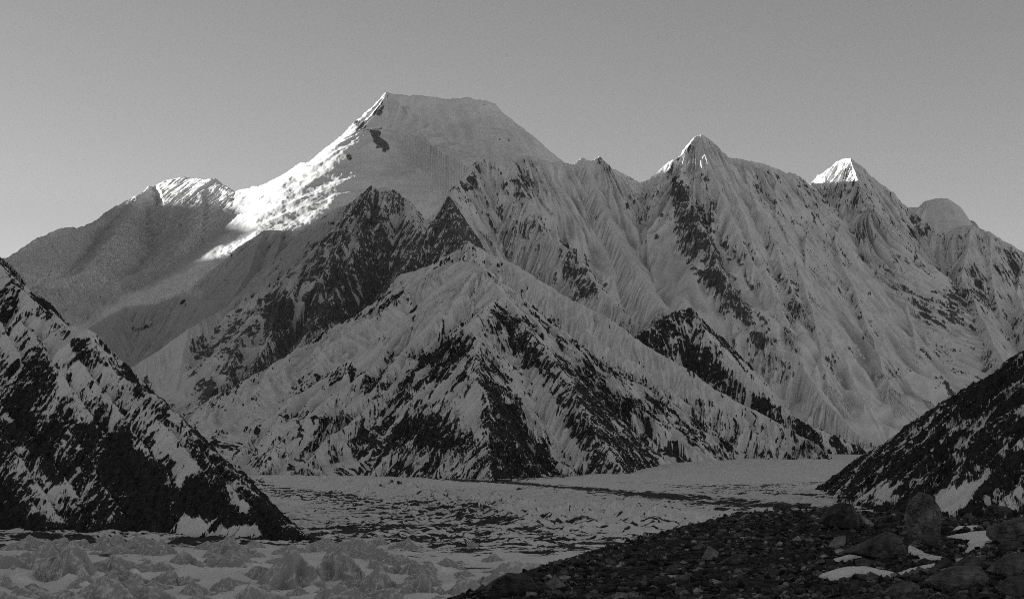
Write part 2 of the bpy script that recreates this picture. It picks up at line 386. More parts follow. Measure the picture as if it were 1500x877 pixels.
mountain('rocky_peak', 'dark ribbed rocky peak with a fluted snowy shoulder standing in front of the flat topped mountain', C, (130, 665), (7500, 10700), (820, 640), M_flute,
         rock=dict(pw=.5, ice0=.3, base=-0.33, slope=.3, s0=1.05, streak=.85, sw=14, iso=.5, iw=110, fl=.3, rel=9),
         polys=[([(540, 272), (500, 310), (430, 420), (400, 470), (400, 540), (470, 480), (590, 440), (615, 330), (570, 275)], .55),
                ([(450, 440), (490, 400), (590, 375), (600, 440), (470, 490)], .35),
                ([(380, 440), (420, 420), (420, 470), (385, 480)], .8), ([(275, 480), (320, 500), (310, 600), (280, 570)], .5),
                ([(260, 430), (387, 336), (455, 322), (400, 400), (330, 470), (200, 540), (200, 560), (265, 485)], -.55),
                ([(215, 525), (277, 480), (268, 580), (230, 570)], -.9), ([(552, 280), (600, 300), (612, 330), (570, 360)], -.3), ([(430, 335), (505, 305), (480, 340), (420, 400)], -.45), ([(330, 470), (420, 430), (430, 520), (340, 590), (300, 600)], .45)],
         icep=[([(200, 540), (277, 478), (270, 580), (230, 575)], -.7), ([(280, 425), (387, 336), (440, 340), (500, 310), (450, 400), (350, 440), (300, 460)], .75)], seed=3)  # painted shading: snow cone lightened, shoulder darkened

# ---- D  the low fluted ridge in front of the ice fall
Dd_ = [Ridge([(80, 520, 9500), (127, 482, 9500), (155, 465, 9450), (183, 448, 9400), (227, 446, 9400), (250, 437, 9350), (267, 427, 9300), (280, 433, 9280), (293, 439, 9250), (333, 438, 9200), (360, 425, 9100), (420, 400, 9000)],
             1.15, 1.0, .2, 500, 0, ((70, 15), (30, 12)), 3, 60),
       Ridge([(183, 448, 9400), (168, 475, 9200), (145, 500, 9000), (135, 530, 8800)], .8, .9, .2, 400, 5, ((90, 10), (32, 5)), 2, 60, seed=2)]
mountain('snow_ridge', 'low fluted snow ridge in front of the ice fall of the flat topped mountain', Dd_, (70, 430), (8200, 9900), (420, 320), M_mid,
         rock=dict(base=-0.8, slope=.3, streak=.35, iso=.35, fl=.2, rel=5), polys=[([(190, 478), (225, 475), (225, 485), (195, 483)], 1.), ([(265, 428), (278, 432), (275, 452), (268, 450)], .8)], icep=[([(60, 500), (183, 450), (270, 428), (420, 400), (300, 480), (180, 560), (100, 560)], 1.15)], seed=4)  # front of the ridge painted darker to stand for its shaded facing

# ---- E  the long fluted range on the right
E_crest = [(640, 318, 7300), (660, 287, 7450), (672, 270, 7600), (685, 255, 7750), (700, 233, 7850), (722, 230, 7880), (745, 224, 7900), (755, 229, 7930), (770, 226, 7950), (800, 235, 8050), (825, 238, 8100), (845, 240, 8150), (855, 232, 8200), (868, 235, 8200),
           (880, 229, 8200), (890, 240, 8250), (905, 250, 8300), (925, 258, 8330), (940, 267, 8350), (952, 262, 8350), (960, 253, 8350), (972, 243, 8320), (985, 235, 8300), (992, 233, 8300), (1003, 226, 8200), (1012, 208, 8180), (1018, 199, 8150), (1027, 196, 8150), (1042, 204, 8170),
           (1065, 228, 8230), (1090, 234, 8280), (1115, 240, 8350), (1140, 249, 8440), (1165, 254, 8560), (1175, 262, 8760), (1182, 268, 9050), (1190, 266, 9150), (1200, 256, 9130), (1213, 248, 9060), (1225, 236, 8980), (1232, 234, 8930), (1247, 232, 8830), (1262, 244, 8850),
           (1277, 260, 8900), (1287, 269, 8940), (1297, 275, 8950), (1309, 281, 8950), (1321, 295, 8950), (1332, 305, 8930), (1345, 318, 8870), (1356, 325, 8840), (1367, 335, 8800), (1378, 340, 8780), (1390, 340, 8750), (1400, 335, 8720), (1409, 332, 8700), (1424, 329, 8680), (1439, 341, 8700),
           (1449, 337, 8700), (1460, 345, 8700), (1473, 354, 8700), (1500, 369, 8700), (1540, 395, 8650), (1620, 430, 8600)]
E = [Ridge(E_crest, 1.2, 1.3, 0.30, 700, 0, ((170, 26), (56, 14), (27, 6)), 8, 30),
     Ridge([(905, 250, 8300), (948, 330, 7900), (1000, 430, 7350), (1040, 470, 7120), (1120, 510, 6950), (1165, 520, 6850), (1210, 585, 6620), (1268, 645, 6400)], 1.0, 1.05, .2, 500, 2, ((70, 10), (30, 7), (13, 3)), 4, 28, seed=3),
     Ridge([(745, 224, 7900), (772, 290, 7620), (800, 340, 7420), (850, 380, 7180), (885, 432, 6950), (935, 472, 6750)], 1.1, 1.1, .2, 500, 0, ((60, 14), (24, 7), (13, 3)), 8, 28, seed=4),
     Ridge([(1247, 232, 8830), (1271, 300, 8430)], 1.15, 1.15, .2, 500, 0, ((70, 17), (26, 9), (13, 3)), 5, 28, seed=5),
     Ridge([(1424, 329, 8680), (1408, 400, 8300), (1440, 470, 7880), (1472, 530, 7500)], 1.15, 1.1, .2, 500, 0, ((60, 16), (24, 9), (13, 3)), 6, 28, seed=6),
     Ridge([(1500, 369, 8700), (1490, 430, 8300), (1520, 500, 7800)], 1.2, 1.2, .2, 500, 0, ((60, 16), (24, 9), (13, 3)), 6, 28, seed=8),
     Ridge([(855, 232, 8200), (890, 320, 7800), (935, 400, 7400), (970, 450, 7150)], .95, .95, .2, 500, 10, ((70, 8), (30, 6), (13, 3)), 5, 28, seed=10)]
E += ribs(E[:1], [[(982, 242), (1005, 280), (1022, 322), (1060, 400), (1110, 480), (1135, 505)], [(1025, 203), (1050, 270), (1085, 350), (1130, 430), (1155, 480)], [(1088, 240), (1110, 300), (1140, 370), (1165, 440)],
                  [(1135, 255), (1140, 310), (1165, 380), (1190, 470), (1215, 560)], [(1240, 305), (1222, 350), (1240, 400), (1272, 480), (1302, 560)], [(1309, 290), (1330, 360), (1362, 440), (1392, 530)],
                  [(1270, 300), (1300, 360), (1320, 430), (1345, 520)], [(1190, 275), (1185, 340), (1175, 420)], [(1375, 345), (1385, 420), (1420, 510)], [(1450, 345), (1450, 410), (1470, 480)], [(1040, 215), (1075, 280), (1105, 360), (1140, 440)]],
          (6500, 9300), 60, kf=1.2, kb=1.2, con=.15, L=500, fl=((64, 14), (27, 9), (13, 3)), jag=6, jw=28, seed=30)
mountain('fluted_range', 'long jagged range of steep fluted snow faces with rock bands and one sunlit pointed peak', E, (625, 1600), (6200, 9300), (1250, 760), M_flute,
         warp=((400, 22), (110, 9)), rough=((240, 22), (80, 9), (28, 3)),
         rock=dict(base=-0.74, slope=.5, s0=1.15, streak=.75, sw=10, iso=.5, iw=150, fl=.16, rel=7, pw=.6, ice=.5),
         polys=[([(975, 245), (1000, 255), (1050, 340), (1090, 400), (1135, 490), (1110, 510), (1060, 440), (1000, 380), (985, 300)], .85),
                ([(690, 235), (710, 232), (700, 262), (680, 300), (672, 290)], .6), ([(745, 250), (775, 255), (785, 290), (760, 300)], .7),
                ([(790, 330), (860, 360), (890, 420), (840, 440), (820, 380)], .6), ([(880, 240), (900, 255), (960, 340), (1000, 430), (950, 370)], .35),
                ([(1160, 380), (1175, 400), (1165, 470), (1150, 500), (1150, 430)], .5), ([(1350, 430), (1440, 410), (1450, 450), (1390, 480), (1355, 470)], .7),
                ([(1335, 320), (1365, 325), (1375, 345), (1335, 340)], .8), ([(1475, 365), (1500, 370), (1500, 420), (1480, 400)], .8),
                ([(1215, 515), (1232, 525), (1228, 540), (1215, 530)], .8), ([(1345, 505), (1370, 520), (1380, 550), (1410, 570), (1370, 545)], .75),
                ([(1080, 560), (1350, 560), (1400, 640), (1250, 645)], -.4),
                ([(780, 240), (870, 240), (960, 360), (990, 440), (940, 470), (880, 420), (830, 330)], -.4), ([(1020, 200), (1090, 240), (1120, 360), (1060, 330)], -.4)], seed=5)

# the dark steep wall of bare rock below the first summit
T = [Ridge([(656, 288, 7330), (662, 300, 7200), (672, 340, 6950), (688, 388, 6700)], 1.7, 1.5, .1, 500, 0, ((50, 13), (20, 7)), 16, 30),
     Ridge([(656, 288, 7330), (640, 325, 7220), (615, 365, 7080), (590, 398, 6960)], 3.0, 1.5, .1, 500, 0, ((50, 12), (20, 6)), 16, 30, seed=2)]
mountain('rock_wall', 'dark triangular wall of bare rock below the first summit of the fluted range', T, (570, 720), (6500, 7600), (300, 300), M_flute, zmin=300,
         rock=dict(base=.22, slope=.0, streak=.9, sw=9, line=0, fine=.6, det=.8, iso=.3, rel=8), seed=6)

# ---- F  the pyramid in the middle
F = [Ridge([(252, 626, 7300), (273, 617, 7250), (333, 585, 7150), (393, 552, 7050), (420, 533, 7000), (470, 490, 6930), (500, 477, 6900), (520, 467, 6870), (547, 457, 6830), (565, 425, 6800), (583, 403, 6780), (625, 390, 6750), (660, 380, 6720), (690, 382, 6500), (708, 394, 6120)],
           .78, .9, .25, 700, 0, ((130, 24), (48, 15), (21, 7)), 5, 40),
     Ridge([(708, 394, 6120), (722, 412, 6020), (735, 430, 5910), (715, 455, 5720), (690, 480, 5560), (698, 540, 5250), (712, 610, 4950), (714, 665, 4740), (716, 706, 4590)],
           .80, .74, .2, 600, 0, ((90, 18), (36, 12), (16, 5)), 6, 30, seed=2),
     Ridge([(735, 430, 5910), (770, 475, 5700), (810, 530, 5450), (850, 590, 5200), (885, 645, 5000), (910, 695, 4850)], .75, .8, .15, 500, 0, ((80, 11), (34, 7), (15, 3)), 7, 28, seed=3),
     Ridge([(688, 356, 6720), (692, 360, 6690), (767, 393, 6560), (823, 433, 6450), (873, 456, 6350), (927, 490, 6230), (985, 528, 6100), (1050, 570, 5980), (1110, 605, 5860), (1180, 642, 5700)], .72, .9, .2, 600, 4, ((100, 14), (36, 6), (16, 2)), 3, 40, seed=4)
     ]
F += ribs(F, [[(493, 490), (470, 530), (435, 571), (381, 610), (342, 678)], [(581, 470), (560, 515), (532, 547), (484, 581), (425, 635), (400, 683)],
              [(684, 483), (630, 522), (591, 552), (532, 605), (483, 644), (454, 683)], [(706, 547), (659, 596), (610, 635), (571, 664), (542, 696)],
              [(713, 630), (674, 654), (649, 679), (632, 698)], [(703, 397), (659, 439), (630, 478), (591, 513), (560, 560), (505, 600)], [(625, 393), (596, 434), (532, 474), (474, 512)],
              [(420, 540), (380, 580), (330, 625), (300, 655)]],
          (4500, 7400), 50, kf=.82, kb=.82, con=.15, L=300, fl=((60, 12), (26, 8), (12, 3)), jag=7, jw=26, seed=20)
F += ribs(F[:4], [[(747, 566), (786, 625), (820, 674), (845, 696)], [(703, 556), (737, 625), (771, 674), (781, 698)], [(740, 420), (806, 478), (869, 522), (928, 591), (952, 644), (985, 684)],
              [(765, 400), (801, 430), (869, 490), (952, 557), (1010, 615), (1070, 668)], [(880, 470), (917, 520), (983, 570), (1050, 633), (1100, 668)], [(980, 530), (1050, 595), (1120, 645), (1150, 664)]],
          (4500, 7000), 45, kf=.85, kb=.85, con=.15, L=300, fl=((60, 12), (26, 8), (12, 3)), jag=7, jw=26, seed=40)
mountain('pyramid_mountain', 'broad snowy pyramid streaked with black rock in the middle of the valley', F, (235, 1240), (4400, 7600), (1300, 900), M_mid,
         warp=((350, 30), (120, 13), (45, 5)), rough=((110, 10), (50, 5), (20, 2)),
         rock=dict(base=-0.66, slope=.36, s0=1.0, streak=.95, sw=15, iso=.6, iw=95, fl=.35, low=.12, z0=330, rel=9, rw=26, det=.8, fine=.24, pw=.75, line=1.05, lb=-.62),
         polys=[([(728, 440), (750, 450), (790, 500), (840, 545), (870, 600), (905, 690), (865, 690), (820, 600), (780, 540), (735, 500), (722, 465)], .55),
                ([(698, 520), (735, 555), (770, 625), (805, 670), (790, 695), (720, 705), (708, 640)], .8),
                ([(515, 640), (560, 620), (607, 608), (680, 620), (700, 655), (617, 660), (520, 665)], .7), ([(600, 520), (640, 500), (690, 482), (695, 510), (640, 560)], .45),
                ([(840, 520), (880, 560), (930, 620), (975, 690), (930, 695), (880, 640), (845, 570)], .6),
                ([(470, 485), (545, 452), (600, 425), (605, 442), (545, 462), (500, 480)], .9),
                ([(583, 405), (660, 382), (720, 410), (715, 440), (640, 500), (560, 520), (450, 545), (400, 590), (300, 640), (290, 612), (400, 552), (500, 480), (600, 445)], -.6),
                ([(710, 400), (770, 395), (880, 460), (930, 495), (1040, 570), (1000, 590), (900, 530), (800, 460), (740, 430)], -.5),
                ([(735, 515), (790, 555), (830, 625), (860, 680), (810, 650), (770, 590)], -.5), ([(700, 560), (712, 600), (705, 640), (640, 600), (660, 570)], -.3)], seed=7)

# ---- G  the dark spur wedged between pyramid and range
G = [Ridge([(930, 492, 6500), (943, 486, 6500), (958, 472, 6520), (975, 462, 6550), (1000, 454, 6600), (1012, 453, 6620)], 1.3, 1.0, .1, 400, 0, ((40, 8), (18, 4)), 8, 25),
     Ridge([(1012, 453, 6620), (1035, 488, 6480), (1060, 515, 6380), (1085, 540, 6290), (1130, 585, 6130), (1180, 620, 6020), (1250, 648, 5950)], 1.2, .9, .1, 400, 0, ((50, 9), (22, 5)), 6, 25, seed=2)]
mountain('rock_spur', 'dark rocky spur wedged between the snowy pyramid and the fluted range', G, (915, 1275), (5700, 6900), (480, 300), M_mid,
         rock=dict(base=-.12, slope=.3, streak=.95, sw=14, iso=.6, iw=80, fl=.3, rel=9), polys=[([(1030, 490), (1100, 540), (1180, 590), (1250, 640), (1150, 600), (1060, 540)], -.6)], seed=8)

# ---- H  the dark slope on the left
Hm = [Ridge([(460, 797, 1530), (445, 787, 1545), (405, 755, 1590), (374, 727, 1630), (336, 685, 1690), (323, 670, 1710), (290, 643, 1760), (260, 610, 1800), (227, 580, 1840), (195, 562, 1870), (173, 550, 1885), (158, 528, 1905), (143, 507, 1925), (130, 482, 1950),
             (110, 477, 1980), (90, 475, 2000), (77, 458, 2020), (37, 430, 2070), (20, 418, 2090), (7, 400, 2110), (0, 386, 2125), (-40, 340, 2200), (-120, 270, 2300)], .95, .88, .15, 300, 0, ((60, 9), (24, 5), (9, 2)), 8, 34)]
Hm += ribs(Hm, [[(0, 590), (60, 660), (110, 720), (150, 770)], [(33, 470), (70, 520), (110, 575), (160, 645), (205, 720), (243, 784)], [(100, 510), (170, 595), (230, 680), (280, 745), (310, 780)],
                [(200, 580), (260, 645), (310, 705), (350, 768)], [(0, 470), (40, 540), (90, 610), (140, 690), (190, 770)], [(0, 680), (50, 740), (75, 770)], [(-80, 500), (-20, 600), (40, 690), (100, 770)], [(270, 630), (320, 690), (370, 745), (400, 780)]],
           (1500, 2300), 13, kf=1.0, kb=1.1, con=.1, L=200, fl=((26, 4), (11, 2)), jag=4, jw=12, seed=2)
mountain('rocky_slope', 'dark rocky mountainside patched with snow at the left edge above the ice', Hm, (-130, 475), (1480, 2450), (900, 700), M_near,
         warp=((70, 6), (22, 2)), rough=((16, 1.6), (6, .6)), rock=dict(pw=.65, base=-.1, slope=.5, s0=1.0, streak=.8, sw=14, iso=.85, iw=75, fl=.3, low=.25, z0=120, rel=3.5, rw=10),
         polys=[([(20, 425), (90, 480), (120, 490), (170, 550), (120, 520), (60, 480)], .5), ([(40, 420), (70, 470), (110, 520), (90, 560), (60, 500), (20, 430)], -.7),
                ([(150, 640), (190, 640), (240, 720), (245, 785), (200, 780), (180, 700)], .9), ([(270, 690), (330, 720), (360, 765), (290, 775), (262, 745)], .8),
                ([(345, 710), (380, 730), (440, 788), (390, 785), (370, 750)], .9), ([(135, 490), (175, 550), (150, 540)], .6),
                ([(150, 540), (180, 560), (260, 640), (300, 690), (265, 720), (230, 650), (160, 580)], -.45), ([(240, 772), (270, 755), (380, 772), (385, 785), (245, 790)], -.9),
                ([(0, 740), (60, 775), (0, 775)], .8), ([(0, 620), (60, 680), (110, 770), (60, 760), (0, 700)], -.25)], seed=9)

# ---- I  the rocky slope on the right
I = [Ridge([(1185, 722, 3660), (1199, 715, 3600), (1233, 692, 3400), (1265, 668, 3220), (1300, 648, 3050), (1332, 623, 2900), (1367, 599, 2740), (1395, 580, 2620), (1417, 572, 2550), (1425, 560, 2520), (1452, 556, 2450), (1465, 545, 2420), (1476, 535, 2390), (1500, 517, 2330), (1540, 490, 2260), (1640, 430, 2150)],
           .95, .95, .1, 400, 0, ((60, 9), (26, 6), (11, 3)), 11, 42)]
I += ribs(I, [[(1500, 560), (1440, 620), (1380, 680), (1310, 722)], [(1420, 580), (1360, 640), (1290, 690), (1230, 724)], [(1500, 620), (1450, 680), (1410, 740)], [(1520, 690), (1480, 720), (1450, 746)], [(1480, 540), (1400, 620), (1330, 680), (1265, 724)],
              [(1560, 560), (1490, 650), (1430, 720), (1405, 745)]],
           (1900, 3700), 22, kf=1.0, kb=1.0, con=.1, L=200, fl=((30, 5), (13, 2.5)), jag=4, jw=14, seed=2)
mountain('rocky_slope', 'dark rocky mountainside streaked with snow at the right edge behind the moraine', I, (1170, 1650), (1850, 3800), (700, 900), M_near,
         warp=((90, 7), (30, 2.5)), rough=((20, 2), (7, .7)), rock=dict(base=-.10, slope=.4, s0=.95, streak=.85, sw=15, iso=.95, iw=80, fl=.3, rel=4.5, rw=12),
         polys=[([(1375, 722), (1440, 700), (1400, 755), (1370, 755)], -1.2), ([(1270, 725), (1300, 712), (1300, 732)], -1.2), ([(1415, 565), (1450, 560), (1480, 600), (1430, 640)], .2),
                ([(1490, 665), (1500, 670), (1420, 750), (1405, 750)], .7)], seed=10)

# ---- J  the high range beyond the left edge of the view, which keeps the valley in shade
SUN_EL = math.radians(7.0)
SX, SY = -0.945, 0.327                          # towards the sun: low on the left, a little behind the peaks
def shade_profile(edge, xr=-12000.0):
    """how high the range on the left must stand for the edge of its shadow to fall where it falls on the peaks"""
    out = []
    for px, py, D in edge:
        x, y, z = pos(px, py, D); l = (x - xr) / -SX
        out.append((xr, float(y + SY * l), float(z + math.tan(SUN_EL) * l)))
    return sorted(out, key=lambda q: q[1])
_sh = shade_profile([(880, 233, 8200), (985, 240, 8300), (1225, 293, 8650), (330, 385, 11300), (365, 372, 11250), (400, 350, 11250), (440, 337, 11200), (330, 300, 15600), (270, 300, 16400), (215, 300, 16600)])
J = [Ridge([(-12000, 0, 3200), (-12000, 6000, 3200), (-12000, _sh[0][1] - 800, 3200)] + _sh + [(-12000, _sh[-1][1] + 1500, 4400), (-12000, 27000, 4400)], .8, .8, .2, 800, 0, ((400, 20), (120, 10)), 10, 200, world=True)]
mountain('shading_range', 'high range beyond the left edge that shades the valley', J, (-16500, -7500), (-2500, 27500), (140, 380), M_far, fan=False, rock=dict(base=-.3), seed=11)

build_mountains()
# ------------------------------------------------------------------ glacier
M_ice = terrain_mat('glacier_ice', 3.0, snow=(0.82, 0.92), rock=(0.025, 0.08), amp=0.38, sharp=.12, ice=.36)
def gbase(X, Y):
    r = sstep(-300, 600, X)
    k = 0.012 + 0.040 * r
    return np.clip(Y - 4500, 0, 4000) * k
def ground_pt(px, py):
    """pixel on the smooth glacier"""
    px = np.asarray(px, float); py = np.asarray(py, float)
    D = CAMZ * FOC / np.maximum(py - 660, 8)
    for _ in range(12):
        x, y, z = pos(px, py, D)
        D = np.clip(D * (1 + 0.8 * (gbase(x, y) - z) / (z - CAMZ)), 500, 9000)
    return pos(px, py, D)
def line_dist(X, Y, pts):
    d2 = np.full(X.shape, 1e12, F32)
    for (ax, ay), (bx, by) in zip(pts[:-1], pts[1:]):
        dx, dy = F32(bx - ax), F32(by - ay)
        t = np.clip(((X - F32(ax)) * dx + (Y - F32(ay)) * dy) / (dx * dx + dy * dy + F32(1e-6)), 0, 1)
        d2 = np.minimum(d2, (X - F32(ax) - t * dx) ** 2 + (Y - F32(ay) - t * dy) ** 2)
    return np.sqrt(d2)
def gline(pp):
    x, y, z = ground_pt(*np.array(pp, float).T); return list(zip(x, y))

def build_glacier():
    nc, nr = 1250, 980
    a = (np.linspace(-60, 1560, nc) - 750) / FOC
    yy = np.linspace(910, 684, nr - 160)
    Dn = CAMZ * FOC / (yy - 660)
    Dv = np.concatenate([Dn, np.linspace(Dn[-1], 9500, 161)[1:]])
    X = (a[None, :] * Dv[:, None]).astype(F32); Y = np.repeat(Dv[:, None], nc, 1).astype(F32)
    Z = gbase(X, Y).astype(F32)
    near = sstep(1560, 1050, Y)
    wx = X + 14 * fbm(X / 70, Y / 110, 3, 5); wy = Y + 22 * fbm(X / 90, Y / 130, 3, 6)
    # sharp crests of the nearer ice, hummocks farther out
    ridg = fbm(wx / 66, wy / 96, 5, 61, .42, True)
    h = near * (5 + 3 * fbm(X / 200, Y / 260, 2, 3)) * (np.maximum(ridg + .15, 0) ** 1.4 + .25 * ridg)
    mid = sstep(1250, 1600, Y) * sstep(5200, 2800, Y)
    h = h + mid * 6.0 * fbm(wx / 60, wy / 110, 5, 71, .55, True)
    h = h + sstep(2600, 4000, Y) * 5.0 * fbm(wx / 110, wy / 320, 5, 81, .55)
    for pts, w, amp in (([(345, 712), (430, 704), (520, 714), (640, 735), (720, 752), (800, 765), (900, 772)], 110, 12), ([(600, 722), (700, 728), (860, 752), (960, 765)], 90, 7),
                        ([(690, 712), (800, 722), (900, 738), (1000, 752)], 80, 6)):
        d = line_dist(X, Y, gline(pts))
        h = h + amp * np.exp(-(d / w) ** 2) * (.8 + 1.0 * fbm(wx / 45, wy / 80, 5, 91, .55, True))
    h = h + sstep(3000, 4200, Y) * 1.6 * fbm(wx / 40, wy / 90, 4, 181, .6, True)
    h = h + .9 * fbm(X / 12, Y / 17, 4, 141, .6)
    s0 = slope_of(h, X, Y)
    R = np.full(X.shape, -.85, F32)
    st = fbm(wx / 60, wy / 26, 4, 101, .6)
    st2 = np.abs(fbm(X / 120 + .5 * perlin(X / 50, Y / 120, 4), Y / 60, 4, 111, .62))
    R = R + .25 * fbm(wx / 50, wy / 160, 4, 121, .6)
    st4 = np.abs(fbm(X / 42 + .7 * perlin(X / 24, Y / 50, 24), Y / 30, 3, 191, .62))
    for pts, w, amp in (
        ([(250, 783), (330, 790), (450, 790), (520, 780), (560, 770)], 40, .7),
        ([(-40, 785), (60, 788), (100, 795), (200, 800), (280, 795), (330, 790)], 60, 1.2),
        ([(-40, 800), (60, 808), (120, 812), (170, 815)], 30, .9),
        ([(440, 792), (560, 792), (660, 800), (800, 800), (900, 800)], 110, .85),
        ([(470, 775), (560, 765), (640, 772), (720, 785), (860, 800)], 130, .7),
        ([(350, 708), (440, 722), (560, 742), (640, 750), (700, 757)], 50, .75),
        ([(370, 716), (450, 733), (560, 750), (640, 762), (700, 770)], 60, .6),
        ([(340, 690), (440, 690), (560, 694), (660, 700), (720, 706), (760, 710), (900, 722), (1000, 732), (1120, 742), (1200, 748)], 90, 1.0),
        ([(650, 700), (720, 704), (800, 713), (930, 722), (1050, 734), (1140, 744)], 55, 1.0),
        ([(720, 705), (860, 699), (960, 693), (1060, 683), (1140, 679), (1230, 669), (1280, 655)], 70, .8),
        ([(1070, 722), (1130, 710), (1210, 706), (1260, 705)], 140, .65),
        ([(1140, 725), (1210, 725), (1290, 735)], 90, .6),
        ([(900, 706), (1000, 712), (1060, 715)], 130, .55), ([(800, 716), (900, 728), (1000, 742), (1060, 752)], 60, .6), ([(1000, 700), (1100, 694), (1220, 690)], 90, .5),
        ([(520, 822), (620, 826), (700, 832), (760, 838)], 22, .85), ([(510, 812), (600, 816), (700, 818)], 16, .7),
        ([(560, 842), (640, 846)], 12, .6)):
        d = line_dist(X, Y, gline(pts))
        R = R + 1.2 * amp * np.exp(-(d / (w * (1 + .5 * st))) ** 2) * (np.clip(.72 + 1.6 * (0.20 - st2) + .8 * st, 0, 1.5) if amp > .94 or w < 45 else np.clip(1.3 * np.maximum(sstep(.19, .02, st2), sstep(.17, .02, st4)) + .5 * st, 0, 1.5))
    R = R + mid * 1.0 * sstep(.09, .0, st2) * sstep(-.3, .25, fbm(X / 260, Y / 420, 3, 131))
    st3 = np.abs(fbm(X / 55 + .6 * perlin(X / 30, Y / 70, 14), Y / 34, 3, 161, .6))
    R = R + .95 * mid * sstep(.08, .0, st3) * sstep(-.15, .3, fbm(X / 180, Y / 260, 3, 171)) * sstep(4200, 3000, Y)
    R = R + .45 * mid * np.clip(s0 - .5, 0, 1)
    ice = .55 * np.clip(s0 - .28, 0, 1.2) * (.3 + .7 * sstep(3000, 1500, Y)) + .25 * fbm(X / 90, Y / 160, 3, 151) - .45
    h = h - 2.0 * sstep(-.1, .5, R) * (Y > 1300)
    Z = Z + h
    V = np.stack([X, Y, Z], 2).reshape(-1, 3)
    me = mesh_from('glacier', V, grid_faces(nr, nc), M_ice, {'rock': R, 'ice': ice})
    return link('glacier', me, kind='structure', label='long glacier of hummocky ice striped with dark debris filling the valley', category='glacier')
build_glacier()

# the sharp ice pinnacles of the near glacier, each a small mountain of its own
PIN = [
 ([(62, 830), (70, 818), (95, 806), (104, 793), (127, 809), (143, 840)], 852, 'wide ice pinnacle with a hooked tip, largest below the left rocky slope'),
 ([(-20, 822), (0, 815), (41, 809), (70, 819)], 842, 'low rounded ice hump at the left edge of the view'),
 ([(28, 876), (44, 858), (60, 862), (80, 872)], 880, ''),
 ([(78, 872), (92, 862), (108, 868)], 880, ''),
 ([(108, 871), (136, 853), (152, 844), (177, 853), (192, 871)], 882, 'dark twin humped ice pinnacle at the bottom of the view below the snow hollow'),
 ([(204, 868), (218, 856), (237, 860), (255, 873)], 880, ''),
 ([(213, 808), (236, 789), (258, 806)], 812, 'pale tooth of ice under the foot of the left rocky slope'),
 ([(245, 824), (269, 806), (285, 815), (302, 830)], 834, ''),
 ([(308, 820), (336, 806), (358, 812), (392, 830)], 834, 'grey ice fin with a long snowy right flank, left of the tall pinnacle'),
 ([(375, 852), (400, 829), (415, 815), (424, 803), (443, 815), (467, 840)], 862, 'tall striped ice pinnacle, highest in the middle of the icefield'),
 ([(198, 830), (240, 822), (265, 836)], 842, ''),
 ([(315, 862), (342, 847), (372, 855)], 868, ''),
 ([(353, 876), (370, 859), (398, 874)], 882, ''),
 ([(466, 834), (476, 822), (486, 810), (503, 802), (516, 818), (534, 843)], 856, 'steep ice pinnacle with a notched top, right of the tall striped one'),
 ([(487, 800), (524, 786), (551, 799), (586, 814)], 822, 'broad fluted ice hump behind the notched pinnacle'),
 ([(533, 850), (546, 835), (557, 829), (570, 843), (586, 858)], 866, ''),
 ([(590, 861), (603, 851), (619, 839), (627, 854), (634, 866)], 874, ''),
 ([(636, 867), (645, 856), (653, 869)], 876, 'thin narrow spike of ice between two wider pinnacles'),
 ([(652, 872), (668, 854), (677, 844), (692, 848), (710, 864)], 878, 'ragged ice pinnacle just left of the dark moraine tip'),
 ([(460, 874), (476, 856), (503, 856), (530, 872)], 884, ''),
 ([(606, 850), (619, 838), (634, 853)], 858, ''),
 ([(698, 850), (708, 843), (721, 852)], 858, ''),
 ([(636, 827), (654, 816), (675, 827)], 830, 'small flat pyramid of ice standing alone on smooth snow'),
 ([(711, 847), (735, 826), (754, 821), (776, 824), (812, 829)], 858, 'broad smooth ice mound beside the dark moraine slope'),
 ([(706, 819), (724, 810), (737, 819)], 822, ''),
 ([(150, 806), (172, 799), (196, 807)], 812, ''), ([(285, 800), (305, 792), (325, 801)], 804, ''), ([(402, 806), (425, 797), (450, 806)], 810, ''),
 ([(560, 820), (585, 812), (610, 821)], 826, ''), ([(760, 838), (790, 831), (820, 838)], 842, ''), ([(250, 850), (275, 842), (300, 852)], 858, ''), ([(420, 868), (440, 858), (456, 870)], 878, ''),
 ([(170, 828), (185, 818), (205, 830)], 834, ''), ([(560, 868), (575, 860), (590, 872)], 880, ''), ([(0, 852), (15, 846), (32, 854)], 858, '')]
_rp = np.random.RandomState(21)
while len(PIN) < 230:
    _yb = _rp.uniform(797, 890); _x = _rp.uniform(-30, 760)
    if (_yb > 845 and _x > 690) or (_x > 480 and _yb < 838 and _rp.rand() < .8): continue
    _w = _rp.uniform(7, 19) * (_yb - 690) / 130; _w *= _rp.choice([.7, 1, 1.6], p=[.35, .45, .2]); _h = min(_w * _rp.uniform(.5, 1.15), 30); _l = _rp.uniform(-.45, .45) * _w
    PIN.append(([(_x - _w, _yb - 2 - _rp.uniform(0, .3) * _h), (_x + _l, _yb - _h), (_x + _l + _rp.uniform(.1, .35) * _w, _yb - _h * _rp.uniform(.75, .95)), (_x + _w * 1.1, _yb - _rp.uniform(0, .35) * _h)], _yb, ''))
